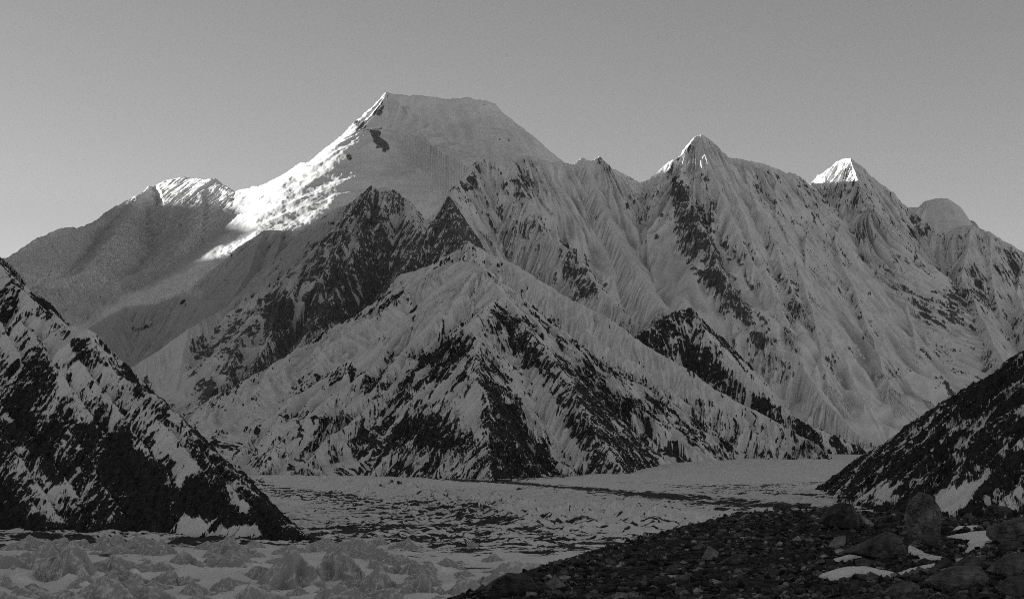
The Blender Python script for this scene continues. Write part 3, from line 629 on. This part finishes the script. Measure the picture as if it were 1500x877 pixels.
def build_pinnacles():
    rs = np.random.RandomState(5)
    for i, (pts, yb, lab) in enumerate(PIN):
        D = CAMZ * FOC / (yb - 660)
        top = min(p[1] for p in pts)
        hgt = (yb - top) / FOC * D
        q = np.array(pts, float); n = len(q)
        dd = D + .45 * hgt + rs.randn(n) * .22 * hgt + np.linspace(-1, 1, n) * rs.uniform(-.9, .9) * hgt
        cr = Ridge([(q[k, 0], q[k, 1], dd[k]) for k in range(n)], 1.35, 1.6, .12, hgt * .7, .1, ((hgt * .8, hgt * .08), (hgt * .3, hgt * .02)), hgt * .09, hgt * .3, seed=i)
        k = int(np.argmin(q[:, 1]))
        rr = [cr]
        for sgn in (-1, 1):
            if rs.rand() < .9:
                px = q[k, 0] + sgn * rs.uniform(.25, .75) * (q[-1, 0] - q[0, 0]) * .5
                rr.append(Ridge([(q[k, 0], q[k, 1], dd[k]), ((q[k, 0] + px) / 2 + rs.randn() * 2, (top + yb) / 2, dd[k] - .45 * hgt), (px, yb, dd[k] - 1.15 * hgt)], 1.3, 1.9, .1, hgt * .6, .1,
                                ((hgt * .35, hgt * .03), (hgt * .1, hgt * .01)), hgt * .04, hgt * .25, seed=i + 50))
        x0, x1 = q[0, 0] - 14, q[-1, 0] + 14
        nc, nr = (110, 90) if lab else (70, 60)
        a = (np.linspace(x0, x1, nc) - 750) / FOC
        Dv = np.linspace(D - 1.4 * hgt, D + 1.9 * hgt, nr)
        X = (a[None, :] * Dv[:, None]).astype(F32); Y = np.repeat(Dv[:, None], nc, 1).astype(F32)
        w = hgt * .12
        H, S, Dd, FS = eval_ridges(X + w * fbm(X / (hgt * .8), Y / (hgt * .8), 3, i), Y + w * fbm(X / (hgt * .8), Y / (hgt * .8), 3, i + 40), rr)
        H = H + hgt * .08 * fbm(X / (hgt * .7) + i, (.5 * Y + .7 * H) / (hgt * .55), 3, i + 5, .5, True)
        H = H + hgt * .035 * fbm(X / (hgt * .25), (.4 * Y + H) / (hgt * .3), 5, i + 3, .62)
        H = np.maximum(H, -6)
        Fq = grid_faces(nr, nc); keep = H.ravel()[Fq].max(1) > -5.99
        s0 = slope_of(H, X, Y)
        ice = .38 + 1.0 * np.clip(s0 - .9, -.8, .7) + .5 * fbm(S / (hgt * .25), Dd / (hgt * .9), 4, i + 7, .6)
        R = -.85 + .75 * fbm(S / (hgt * .12) , Dd / (hgt * .5), 4, i + 9, .65) + .2 * (s0 > 1.2)
        o = np.array([float(X[:, nc // 2].mean()), D, 0.0])
        V = np.stack([X, Y, H], 2).reshape(-1, 3) - o
        me = mesh_from('ice_pinnacle', V, Fq[keep], M_pin, {'rock': R, 'ice': ice})
        link('ice_pinnacle', me, o, label=lab or 'small grey ice pinnacle among the larger ones on the near glacier', category='ice pinnacle', group='ice pinnacles of the near glacier')
M_pin = terrain_mat('pinnacle_ice', 1.4, snow=(0.76, 0.88), rock=(0.04, 0.10), amp=0.35, sharp=.15, ice=.36, ice_edge=(.0, .95))
build_pinnacles()

M_patch0 = terrain_mat('valley_snow', 30.0, snow=(0.80, 0.90), rock=(0.05, 0.1), amp=.3)
def build_valley_floor():
    n = 90
    x = np.linspace(-1, 1, n); x = np.sign(x) * np.abs(x) ** 2.2 * 60000
    X, Y = np.meshgrid(x, x + 3000)
    Z = -60 + 0 * X
    V = np.stack([X, Y, Z], 2).reshape(-1, 3)
    link('ground', mesh_from('ground', V, grid_faces(n, n), M_patch0, {'rock': -.6 + 0 * X.ravel()}), kind='structure', label='snow covered valley floor reaching to the horizon', category='ground')
build_valley_floor()

# ------------------------------------------------------------------ the moraine in the foreground
CREST = [(640, 906, 47), (690, 879, 52), (760, 847, 60), (820, 827, 65), (900, 804, 72), (1000, 775, 82), (1100, 752, 91), (1180, 749, 95), (1250, 750, 96), (1320, 754, 96), (1420, 761, 94), (1500, 761, 94), (1620, 756, 94)]
INNER = [(760, 877, 49), (820, 862, 53), (900, 850, 56), (900, 880, 46), (1000, 877, 45), (1000, 830, 59), (1100, 877, 42), (1100, 830, 56), (1100, 790, 70), (1200, 877, 40), (1200, 845, 47), (1200, 810, 60), (1200, 775, 76), (1300, 877, 38), (1300, 845, 46), (1300, 822, 54),
         (1300, 780, 73), (1360, 807, 66), (1400, 877, 36.5), (1400, 840, 45), (1420, 795, 65), (1500, 877, 35), (1500, 830, 45), (1500, 790, 60), (1450, 772, 77), (1600, 877, 35), (1600, 800, 55)]
_cx, _cy, _cz = pos(*np.array(CREST + INNER, float).T)
_k = list(zip(_cx, _cy, _cz)) + [(0, 0, CAMZ - 1.75), (10, 0, CAMZ - 1.75), (20, 0, CAMZ - 1.7), (0, 15, CAMZ - 2.2), (10, 15, CAMZ - 2.1), (30, 10, CAMZ - 1.6), (0, 30, CAMZ - 3.1), (-3, 40, CAMZ - 4.2)]
_K = np.array(_k, float)
def _tps(r2): return .5 * r2 * np.log(r2 + 1e-6)
def _fit():
    n = len(_K); d2 = (_K[:, None, 0] - _K[None, :, 0]) ** 2 + (_K[:, None, 1] - _K[None, :, 1]) ** 2
    A_ = np.zeros((n + 3, n + 3)); A_[:n, :n] = _tps(d2) + np.eye(n) * 8.0
    A_[:n, n] = 1; A_[:n, n + 1] = _K[:, 0]; A_[:n, n + 2] = _K[:, 1]; A_[n:, :n] = A_[:n, n:].T
    return np.linalg.solve(A_, np.concatenate([_K[:, 2], [0, 0, 0]]))
_W = _fit()
_crest_xy = np.array([(-9, -30), (-8, 0), (-6, 20), (-4.5, 38)] + list(zip(_cx[:len(CREST)], _cy[:len(CREST)])), float)
def beyond(x, y):
    """metres past the moraine crest, 0 on this side"""
    d2 = np.full(np.shape(x), 1e9); side = np.zeros(np.shape(x))
    for (ax, ay), (bx, by) in zip(_crest_xy[:-1], _crest_xy[1:]):
        dx, dy = bx - ax, by - ay
        t = np.clip(((x - ax) * dx + (y - ay) * dy) / (dx * dx + dy * dy), 0, 1)
        e = (x - ax - t * dx) ** 2 + (y - ay - t * dy) ** 2
        m = e < d2; d2 = np.where(m, e, d2); side = np.where(m, dx * (y - ay) - dy * (x - ax), side)
    return np.where(side > 0, np.sqrt(d2), 0.0)
def mor_z(x, y):
    x = np.asarray(x, float); y = np.asarray(y, float)
    xs = np.clip(x, -12, 50); ys = np.clip(y, -5, 105)
    z = _W[-3] + _W[-2] * xs + _W[-1] * ys
    for i in range(len(_K)):
        z = z + _W[i] * _tps((xs - _K[i, 0]) ** 2 + (ys - _K[i, 1]) ** 2)
    z = np.clip(z, CAMZ - 9, CAMZ - 1.2)
    b = beyond(x, y)
    return z - .62 * b * np.clip(b / 3, 0, 1)
def mor_pt(px, py):
    """pixels on the moraine"""
    px = np.atleast_1d(np.asarray(px, float)); py = np.atleast_1d(np.asarray(py, float))
    Ds = np.linspace(28, 125, 400)
    x, y, z = pos(px[:, None] + 0 * Ds, py[:, None] + 0 * Ds, Ds[None, :] + 0 * px[:, None])
    hit = mor_z(x, y) >= z
    i = np.where(hit.any(1), hit.argmax(1), 395)
    D = Ds[i]
    return pos(px, py, D) + (D,)

SNOW = [
 ('long thin white snow strip lying in front of the rubble along the bottom', [(1196, 846), (1215, 839), (1244, 832), (1266, 831), (1290, 837), (1313, 842), (1335, 835), (1374, 826), (1366, 836), (1325, 843), (1300, 848), (1285, 847), (1262, 842), (1240, 849), (1215, 851)]),
 ('snow tongue sloping down beside the big wedge shaped boulder', [(1328, 798), (1341, 804), (1357, 813), (1384, 818), (1380, 823), (1353, 822), (1337, 822), (1331, 812)]),
 ('widest snow patch, to the right of the upright boulder', [(1380, 786), (1400, 784), (1424, 780), (1459, 776), (1464, 792), (1430, 807), (1412, 816), (1394, 823), (1390, 818), (1412, 811), (1420, 801), (1408, 791), (1395, 788)]),
 ('small snow patch just behind the widest one', [(1394, 778), (1404, 771), (1438, 770), (1426, 777)]),
 ('thin snow sliver in front of the tip of the wedge shaped boulder', [(1214, 822), (1240, 815), (1265, 815), (1248, 823), (1230, 826)])]
M_patch = terrain_mat('patch_snow', .25, snow=(0.86, 0.93), rock=(0.05, 0.1), amp=.2, sharp=.1, bump=.4)
M_scree = stone_mat('moraine_rubble_ground', .003, .02, 5.0)  # near black, so the shade in gaps between stones is in the colour

def in_snow(px, py, grow=3.0):
    m = np.zeros(np.shape(px), F32)
    for _, pl in SNOW: m = np.maximum(m, poly_in(np.asarray(px, F32), np.asarray(py, F32), pl, grow))
    return m

def build_moraine():
    nc, nr = 620, 760
    # fan over what is near, wide enough to drop to the ice on the far side
    a = np.linspace(-.75, .62, nc); Dv = np.concatenate([np.linspace(-20, 28, 60), np.linspace(28, 110, 560)[1:], np.linspace(110, 300, 142)[1:]])
    X = a[None, :] * np.maximum(Dv, 0)[:, None] + np.linspace(-14, 30, nc)[None, :] * (Dv < 28)[:, None] * (1 - np.clip(Dv, 0, 28) / 28)[:, None]
    Y = np.repeat(Dv[:, None], nc, 1)
    Z = mor_z(X, Y)
    PX, PY = pix(X, Y, Z)
    sm = in_snow(PX, PY, 5.0)
    b = beyond(X, Y)
    rough = .16 * fbm(X / 3.2, Y / 3.2, 4, 201, .6) + .10 * fbm(X / .9, Y / .9, 3, 207, .6, True)
    Z = Z + rough * (1 - sm) + .5 * fbm(X / 14, Y / 14, 3, 209) * np.clip(b / 20, 0, 1) - .05 * sm
    V = np.stack([X, Y, np.maximum(Z, -8)], 2).reshape(-1, 3)
    tone = 0 * Z.ravel()
    me = mesh_from('moraine', V, grid_faces(len(Dv), nc), M_scree, {'tone': tone})
    return link('moraine', me, kind='structure', label='dark stony moraine slope in the foreground', category='moraine')
build_moraine()

def build_snow_patches():
    for lab, pl in SNOW:
        q = np.array(pl, float); x0, x1, y0, y1 = q[:, 0].min() - 2, q[:, 0].max() + 2, q[:, 1].min() - 2, q[:, 1].max() + 2
        nc, nr = int((x1 - x0) * 1.6) + 8, int((y1 - y0) * 3) + 8
        PX, PY = np.meshgrid(np.linspace(x0, x1, nc), np.linspace(y1, y0, nr))
        x, y, z, D = mor_pt(PX.ravel(), PY.ravel())
        m = poly_in((PX + 1.5 * fbm(PX / 7, PY / 3, 3, 3)).ravel().astype(F32), (PY + .8 * fbm(PX / 6, PY / 3, 3, 9)).ravel().astype(F32), pl, 3.0)
        h = -.14 + .26 * m + .03 * fbm(x / 1.2, y / 2.5, 3, 4)
        z = mor_z(x, y) + h
        V = np.stack([x, y, z], 1); o = V.mean(0)
        Fq = grid_faces(nr, nc); keep = m[Fq].max(1) > .02
        me = mesh_from('snow_patch', V - o, Fq[keep], M_patch, {'rock': -.6 + 0 * m})
        link('snow_patch', me, o, label=lab, category='snow patch', group='snow patches on the moraine')
build_snow_patches()

# ------------------------------------------------------------------ stones
def ico(sub):
    t = (1 + 5 ** .5) / 2
    v = [(-1, t, 0), (1, t, 0), (-1, -t, 0), (1, -t, 0), (0, -1, t), (0, 1, t), (0, -1, -t), (0, 1, -t), (t, 0, -1), (t, 0, 1), (-t, 0, -1), (-t, 0, 1)]
    f = [(0, 11, 5), (0, 5, 1), (0, 1, 7), (0, 7, 10), (0, 10, 11), (1, 5, 9), (5, 11, 4), (11, 10, 2), (10, 7, 6), (7, 1, 8), (3, 9, 4), (3, 4, 2), (3, 2, 6), (3, 6, 8), (3, 8, 9), (4, 9, 5), (2, 4, 11), (6, 2, 10), (8, 6, 7), (9, 8, 1)]
    v = [np.array(p) / np.linalg.norm(p) for p in v]
    for _ in range(sub):
        c = {}; nf = []
        def mid(i, j):
            k = (min(i, j), max(i, j))
            if k not in c:
                p = v[i] + v[j]; v.append(p / np.linalg.norm(p)); c[k] = len(v) - 1
            return c[k]
        for a_, b_, d_ in f:
            x, y, z = mid(a_, b_), mid(b_, d_), mid(d_, a_); nf += [(a_, x, z), (b_, y, x), (d_, z, y), (x, y, z)]
        f = nf
    return np.array(v), np.array(f)
ICO = {k: ico(k) for k in (1, 2, 3, 5)}
def cut_stone(sub, planes, seed, rough=.03, sharp=14.0, fine=None):
    """a stone as the space inside a set of planes (normal, distance), worn at the edges and rough on the faces"""
    U, f = ICO[sub]
    N = np.array([p[0] for p in planes], float); N /= np.linalg.norm(N, axis=1)[:, None]
    d = np.array([p[1] for p in planes], float)
    c = (U @ N.T) / d[None, :]                      # 1 / distance to each plane
    c = np.maximum(c, 1e-3)
    r = 1 / (np.sum(c ** sharp, 1) ** (1 / sharp))
    P = U * r[:, None]
    s = np.abs(P).max()
    k = 2.2 / s
    n = fbm(P[:, 0] * k + seed, P[:, 1] * k + P[:, 2] * k * .7, 4, seed, .55) + fbm(P[:, 2] * k * 1.3 + seed, P[:, 0] * k - P[:, 1] * k * .6, 4, seed + 5, .55)
    P = P * (1 + rough * n)[:, None]
    if fine:
        k2 = fine; n2 = fbm(P[:, 0] * k2 + P[:, 1] * k2 * .4, P[:, 2] * k2 * 2.5, 4, seed + 2, .6, True)
        P = P * (1 + rough * 1.2 * n2)[:, None]
    return P, f
import bmesh
def hull_stone(rs, n, flat):
    """an angular stone: the hull of a few points"""
    bm = bmesh.new()
    for _ in range(n):
        v = rs.randn(3); v /= np.linalg.norm(v); v *= rs.uniform(.75, 1.05); bm.verts.new((v[0] * rs.uniform(.9, 1.2), v[1], v[2] * flat))
    r = bmesh.ops.convex_hull(bm, input=bm.verts)
    bmesh.ops.delete(bm, geom=[g for g in bm.verts if not g.link_faces], context='VERTS')
    bmesh.ops.triangulate(bm, faces=bm.faces); bmesh.ops.recalc_face_normals(bm, faces=bm.faces)
    bm.verts.index_update()
    P = np.array([v.co[:] for v in bm.verts]); f = np.array([[v.index for v in q.verts] for q in bm.faces]); bm.free()
    return P, f
def rand_planes(rs, n=11, flat=.7):
    pl = []
    for _ in range(n):
        v = rs.randn(3); v /= np.linalg.norm(v); pl.append((v, rs.uniform(.62, 1.0)))
    for v in ((0, 0, 1), (0, 0, -1)): pl.append((np.array(v) + rs.randn(3) * .15, flat * rs.uniform(.7, 1)))
    for v in ((1, 0, 0), (-1, 0, 0), (0, 1, 0), (0, -1, 0)): pl.append((np.array(v) + rs.randn(3) * .25, rs.uniform(.8, 1.1)))
    return pl
M_stone = stone_mat('stone', .035, .15, 2.2)
M_pale = stone_mat('pale_stone', .12, .32, 2.0)
M_dark = stone_mat('dark_stone', .018, .09, 2.0)

# the boulders one can tell apart: outline as seen, base line, tilt of the front, material, what sets it apart
BO = [
 ('big', [(1341, 732), (1355, 722), (1367, 726), (1376, 738), (1382, 752), (1381, 785), (1378, 808), (1361, 797), (1343, 788), (1333, 760), (1337, 744)], 808, .6, 's', 'tall upright cracked boulder, the highest standing on the moraine'),
 ('big', [(1252, 810), (1313, 783), (1327, 787), (1329, 801), (1337, 819), (1313, 824), (1281, 818)], 823, .8, 's', 'wedge shaped layered slab boulder with a pale vein, in front of the upright boulder'),
 ('big', [(1458, 776), (1500, 762), (1540, 760), (1540, 795), (1468, 794), (1459, 786)], 796, .8, 's', 'long slanting slab boulder at the right edge beside the widest snow patch'),
 ('big', [(1366, 853), (1385, 843), (1414, 833), (1442, 831), (1452, 849), (1440, 869), (1392, 870)], 870, .8, 's', 'broad speckled boulder in the bottom corner below the snow'),
 ('big', [(1458, 838), (1468, 829), (1495, 815), (1520, 816), (1520, 848), (1482, 848)], 850, .8, 's', 'rough rounded boulder at the right edge above the bottom corner'),
 ('big', [(1400, 830), (1422, 815), (1442, 818), (1436, 830), (1412, 834)], 834, .6, 's', 'flat slab lying against the broad speckled boulder'),
 ('big', [(1206, 765), (1218, 752), (1240, 738), (1254, 740), (1266, 767), (1264, 775), (1244, 777), (1220, 772)], 777, .8, 'd', 'large dark boulder on the moraine crest next to a pale leaning slab'),
 ('big', [(1254, 751), (1260, 751), (1286, 770), (1277, 773), (1267, 767)], 773, .5, 'p', 'pale slab leaning against the large dark crest boulder'),
 ('big', [(1136, 739), (1144, 734), (1152, 736), (1160, 735), (1160, 746), (1136, 747)], 747, .8, 'd', 'square dark block with a notched top on the moraine skyline'),
 ('big', [(1169, 742), (1173, 737), (1190, 737), (1187, 744), (1172, 744)], 744, .8, 'd', 'flat topped dark block on the skyline right of the notched one'),
 ('big', [(1216, 802), (1225, 788), (1240, 785), (1240, 795), (1227, 806)], 806, .6, 'p', 'pale leaning slab left of the wedge shaped boulder'),
 ('mid', [(1029, 820), (1039, 800), (1054, 809), (1050, 820), (1040, 823)], 822, .6, 'p', 'pale pointed boulder standing in the middle of the dark rubble'),
 ('mid', [(1055, 827), (1078, 813), (1098, 812), (1094, 827)], 828, .8, 'd', 'dark low boulder right of the pale pointed one'),
 ('mid', [(974, 837), (991, 825), (1001, 831), (990, 837)], 837, .7, 's', 'slanting grey stone left of the pale pointed boulder'),
 ('mid', [(1016, 836), (1025, 831), (1034, 834), (1030, 841), (1019, 842)], 841, .7, 'p', 'pale five sided stone below the pale pointed boulder'),
 ('mid', [(1119, 842), (1132, 833), (1145, 834), (1138, 844)], 844, .7, 's', 'grey slab left of the long snow strip'),
 ('mid', [(1016, 804), (1027, 795), (1034, 799), (1029, 806)], 806, .7, 's', 'grey stone touching the pale pointed boulder from behind'),
 ('mid', [(896, 874), (905, 868), (920, 869), (922, 880), (898, 880)], 880, .7, 'p', 'pale flat stone cut off by the bottom edge'),
 ('mid', [(799, 857), (813, 845), (833, 862), (817, 868)], 867, .7, 'p', 'pale triangular stone near the tip of the moraine'),
 ('big', [(714, 866), (726, 851), (742, 843), (762, 846), (778, 850), (790, 866), (780, 880), (716, 880)], 879, .8, 'd', 'dark rounded outcrop at the tip of the moraine above the ice'),
 ('mid', [(820, 836), (829, 830), (833, 841), (823, 845)], 845, .7, 's', 'upright grey stone on the edge of the moraine tip'),
 ('mid', [(1039, 768), (1043, 760), (1050, 764), (1053, 772), (1040, 773)], 773, .8, 'd', 'dark block on the sloping skyline, alone halfway up'),
 ('mid', [(984, 786), (989, 778), (995, 782), (996, 788)], 789, .8, 'd', 'small dark block on the lower skyline'),
 ('mid', [(1064, 762), (1070, 757), (1078, 757), (1078, 764)], 765, .8, 'd', 'rounded dark stone on the skyline below the notched block'),
 ('mid', [(1372, 831), (1390, 817), (1397, 823), (1370, 838)], 837, .6, 'd', 'dark leaning slab between the long snow strip and the flat slab'),
 ('mid', [(1249, 848), (1257, 840), (1270, 842), (1274, 849), (1254, 851)], 851, .8, 'd', 'dark stone sticking up through the front edge of the long snow strip'),
 ('mid', [(1230, 851), (1238, 845), (1247, 848), (1247, 852)], 852, .8, 'd', 'small dark stone next to the one in the long snow strip'),
 ('mid', [(1413, 757), (1420, 751), (1430, 757), (1430, 763), (1414, 763)], 763, .8, 's', 'pointed stone on the crest behind the small snow patch'),
 ('mid', [(1436, 774), (1440, 767), (1452, 769), (1453, 774)], 775, .8, 's', 'grey stone at the end of the small snow patch'),
 ('mid', [(1362, 787), (1370, 776), (1378, 780), (1378, 792), (1366, 794)], 794, .8, 'd', 'dark stone leaning on the foot of the upright boulder'),
 ('mid', [(1321, 782), (1326, 774), (1331, 777), (1329, 784)], 785, .7, 's', 'small upright stone behind the wedge shaped boulder'),
 ('mid', [(1255, 822), (1268, 818), (1281, 825), (1276, 831), (1258, 828)], 832, .7, 's', 'flat grey stone under the tip of the wedge shaped boulder'),
 ('mid', [(1347, 823), (1358, 818), (1368, 823), (1360, 829)], 829, .7, 'd', 'dark stone below the snow tongue'),
 ('mid', [(1463, 802), (1475, 793), (1500, 794), (1500, 804), (1472, 808)], 808, .7, 'd', 'dark flat stone under the long slanting slab'),
 ('mid', [(1300, 870), (1316, 858), (1340, 853), (1352, 860), (1340, 876), (1310, 880)], 879, .7, 's', 'ribbed grey boulder left of the broad speckled one'),
 ('mid', [(1470, 866), (1486, 850), (1510, 846), (1515, 875), (1480, 880)], 880, .8, 's', 'rough boulder in the very corner of the view'),
 ('mid', [(1300, 752), (1308, 746), (1322, 750), (1324, 757), (1304, 758)], 758, .8, 'd', 'low dark stone on the crest left of the upright boulder'),
 ('mid', [(1442, 748), (1456, 741), (1480, 743), (1490, 752), (1450, 755)], 756, .8, 'd', 'dark hump of rock on the crest at the right')]
def build_boulders():
    rs = np.random.RandomState(3)
    for i, (sz, pts, yb, dep, mt, lab) in enumerate(BO):
        q = np.array(pts, float)
        cxp = q[:, 0].mean()
        yb_ = min(yb, 876)
        x, y, z, D = mor_pt([cxp], [yb_]); D = float(D[0])
        if yb > 876: D = D - (yb - 876) * .3
        u = (q[:, 0] - q[:, 0].mean()) / FOC * D; v = -(q[:, 1] - q[:, 1].mean()) / FOC * D
        u = u - u.mean(); v = v - v.mean()
        wdt = u.max() - u.min(); hgt = v.max() - v.min(); T = dep * .5 * min(wdt, hgt * 1.6)
        planes = []; w_ = v.copy()
        n = len(u)
        area = sum(u[k] * v[(k + 1) % n] - u[(k + 1) % n] * v[k] for k in range(n))
        for k in range(n):
            k2 = (k + 1) % n; ex, ey = u[k2] - u[k], v[k2] - v[k]
            nn = np.array([ey, -ex]) * (1 if area > 0 else -1); l = np.hypot(*nn)
            if l < 1e-6: continue
            nn /= l; dist = nn[0] * u[k] + nn[1] * v[k]
            if dist < .05 * hgt: continue
            t = rs.uniform(-.12, .06)
            planes.append(((nn[0], t, nn[1]), dist / math.sqrt(1 + t * t) * 1.0))
        up = rs.uniform(.05, .45)
        planes += [((rs.uniform(-.35, .35), -1, up), T), ((rs.uniform(-.7, -.3), -1, rs.uniform(-.2, .3)), T * 1.05), ((rs.uniform(.3, .7), -1, rs.uniform(-.3, .2)), T * 1.05), ((rs.uniform(-.3, .3), 1, .1), T * 1.2), ((0, 0, -1), hgt * .75)]
        for _ in range(7):
            v = np.array([rs.randn() * .8, -abs(rs.randn()) - .2, rs.randn() * .7]); v /= np.linalg.norm(v)
            sup = max(v[0] * u[k] + v[2] * w_[k] for k in range(n))
            planes.append((v, max(.15 * hgt, (sup + abs(v[1]) * T) * rs.uniform(.66, .86))))
        P, f = cut_stone(5 if sz == 'big' else 3, planes, i + 11, .028, 150.0, fine=3.0 / hgt)
        z0 = pos(cxp, q[:, 1].mean(), D)
        o = np.array([float(z0[0]), float(z0[1]) + T, float(z0[2])])
        me = mesh_from('boulder', P, f, {'d': M_dark, 's': M_stone, 'p': M_pale}[mt], {'tone': (.2 if i == 0 else 0) + 0 * P[:, 0]}, smooth=(sz == 'big'))
        link('boulder', me, o, label=lab, category='boulder', group='large boulders on the moraine')
build_boulders()

def build_rubble():
    rs = np.random.RandomState(12)
    # where stones lie: spread evenly over the ground in view
    n = 260000
    y = rs.uniform(33, 112, n); x = (rs.uniform(560, 1580, n) - 750) / FOC * y
    keep = rs.rand(n) < (y / 112) ** .6
    x, y = x[keep], y[keep]
    b = beyond(x, y); m = b < 2.5; x, y = x[m], y[m]
    z = mor_z(x, y); px, py = pix(x, y, z)
    m = (py < 905) & (px > 600) & (px < 1550); x, y, z, px, py = x[m], y[m], z[m], px[m], py[m]
    sn = in_snow(px, py, 2.5); m = sn < .4; x, y, z, px, py = x[m], y[m], z[m], px[m], py[m]
    n = len(x)
    size = np.clip(.040 * (1 - rs.rand(n)) ** (-1 / 2.1), 0, .27)
    size *= .8 + .5 * np.clip(fbm(x / 5, y / 5, 3, 77), -1, 1)
    order = np.argsort(-size * FOC / y)
    big, rest = order[:260], order[260:]
    # single stones
    kinds = []
    for k in range(14):
        P, f = hull_stone(rs, rs.randint(11, 17), rs.uniform(.5, .9))
        kinds.append(mesh_from('stone', P, f, [M_stone, M_dark, M_stone, M_pale, M_dark][k % 5], {'tone': 0 * P[:, 0]}, smooth=False))
    for j, i in enumerate(big):
        o = link('stone', kinds[rs.randint(14)], (x[i], y[i], z[i] + size[i] * .28), label='angular stone lying loose among the dark rubble of the moraine', category='stone', group='loose stones on the moraine')
        o.rotation_euler = (rs.randn() * .35, rs.randn() * .35, rs.uniform(0, 6.28))
        o.scale = (size[i] * rs.uniform(.75, 1.25), size[i] * rs.uniform(.75, 1.2), size[i] * rs.uniform(.5, .9))
    # the small rubble between them
    Vs, Fs, Ts = [], [], []; off = 0
    kk = rs.randint(0, 30, len(rest)); tn = rs.choice([-.65, -.35, 0, .6, 1.6, 3.2], len(rest), p=[.27, .25, .22, .15, .08, .03])
    for k in range(30):
        B, Fl = hull_stone(rs, rs.randint(7, 13), rs.uniform(.45, .95)); nv = len(B)
        q = rest[kk == k]; m_ = len(q)
        Pp = B[None] * (size[q][:, None] * rs.uniform(.7, 1.35, (m_, 3)))[:, None, :]
        th = rs.uniform(0, 6.28, m_); c, s_ = np.cos(th)[:, None], np.sin(th)[:, None]; tl = (rs.randn(m_) * .45)[:, None]
        X0, Y0, Z0 = Pp[..., 0], Pp[..., 1], Pp[..., 2]
        X1 = X0 * np.cos(tl) + Z0 * np.sin(tl); Z1 = -X0 * np.sin(tl) + Z0 * np.cos(tl)
        Vs.append(np.stack([c * X1 - s_ * Y0 + x[q][:, None], s_ * X1 + c * Y0 + y[q][:, None], Z1 + (z[q] + size[q] * .3)[:, None]], 2).reshape(-1, 3))
        Fs.append((Fl[None] + (np.arange(m_) * nv)[:, None, None]).reshape(-1, 3) + off); off += m_ * nv
        Ts.append(np.repeat(tn[kk == k], nv))
    V = np.concatenate(Vs); Fq = np.concatenate(Fs); tone = np.concatenate(Ts)
    me = mesh_from('rubble', V, Fq, M_stone, {'tone': tone}, smooth=False)
    link('rubble', me, kind='stuff', label='small dark rubble covering the moraine', category='rubble')
    print('rubble', len(rest))
build_rubble()
# thin air between the ridges
def build_haze():
    m = bpy.data.materials.new('haze'); m.use_nodes = True; nt = m.node_tree; nt.nodes.clear()
    v = nd(nt, 'ShaderNodeVolumePrincipled'); v.inputs['Color'].default_value = (.9, .9, .9, 1); v.inputs['Density'].default_value = HAZE
    v.inputs['Anisotropy'].default_value = 0.0
    o = nd(nt, 'ShaderNodeOutputMaterial'); nt.links.new(v.outputs[0], o.inputs['Volume'])
    x0, x1, y0, y1, z0, z1 = -17500, 9000, -4000, 29000, -95, 4800
    V = [(x, y, z) for z in (z0, z1) for y in (y0, y1) for x in (x0, x1)]
    Fq = [(0, 2, 3, 1), (4, 5, 7, 6), (0, 1, 5, 4), (1, 3, 7, 5), (3, 2, 6, 7), (2, 0, 4, 6)]
    link('haze', mesh_from('haze', V, Fq, m, smooth=False), kind='stuff', label='thin mountain air over the whole valley', category='haze')
HAZE = 3e-6
build_haze()
# ------------------------------------------------------------------ camera, sun, sky
cam = bpy.data.cameras.new('camera'); co = bpy.data.objects.new('camera', cam); COL.objects.link(co)
co.location = (0, 0, CAMZ); co.rotation_euler = (math.radians(90) + PITCH, 0, 0)
cam.sensor_width = 36; cam.lens = FOC / W0 * 36; cam.clip_start = 0.5; cam.clip_end = 200000
SC.camera = co
hl = math.hypot(SX, SY); sx, sy = SX / hl, SY / hl
sun = bpy.data.lights.new('sun', 'SUN'); so = bpy.data.objects.new('sun', sun); COL.objects.link(so)
sun.energy = 5.0; sun.angle = math.radians(.5); sun.color = (1, .99, .98)
from mathutils import Vector
so.rotation_euler = Vector((sx * math.cos(SUN_EL), sy * math.cos(SUN_EL), math.sin(SUN_EL))).to_track_quat('Z', 'Y').to_euler()
w = bpy.data.worlds.new('World'); SC.world = w; w.use_nodes = True
nt = w.node_tree; nt.nodes.clear()
sky = nd(nt, 'ShaderNodeTexSky', sky_type='NISHITA'); sky.sun_disc = False
sky.sun_elevation = SUN_EL; sky.sun_rotation = math.atan2(sx, sy)
sky.altitude = 3000; sky.air_density = 1.0; sky.dust_density = 0.3; sky.ozone_density = 1.0
sep = nd(nt, 'ShaderNodeSeparateColor'); nt.links.new(sky.outputs[0], sep.inputs[0])
WR, WG, WB = 0.62, 0.30, 0.08 # black-and-white film: the colours of the sky weighed into one grey
g = mathn(nt, 'ADD', mathn(nt, 'ADD', mathn(nt, 'MULTIPLY', sep.outputs[0], WR), mathn(nt, 'MULTIPLY', sep.outputs[1], WG)), mathn(nt, 'MULTIPLY', sep.outputs[2], WB))
bg = nd(nt, 'ShaderNodeBackground'); bg.inputs[1].default_value = 0.078; nt.links.new(g, bg.inputs[0])
ow = nd(nt, 'ShaderNodeOutputWorld'); nt.links.new(bg.outputs[0], ow.inputs[0])
vs = SC.view_settings; SC.display_settings.display_device = 'sRGB'
vs.view_transform = 'Standard'; vs.look = 'None'; vs.gamma = 1; vs.exposure = 1.3; vs.use_curve_mapping = False
cy = SC.cycles
cy.max_bounces = 5; cy.diffuse_bounces = 4; cy.glossy_bounces = 2; cy.use_denoising = False; cy.filter_width = 1.0; cy.sample_clamp_indirect = 1.0
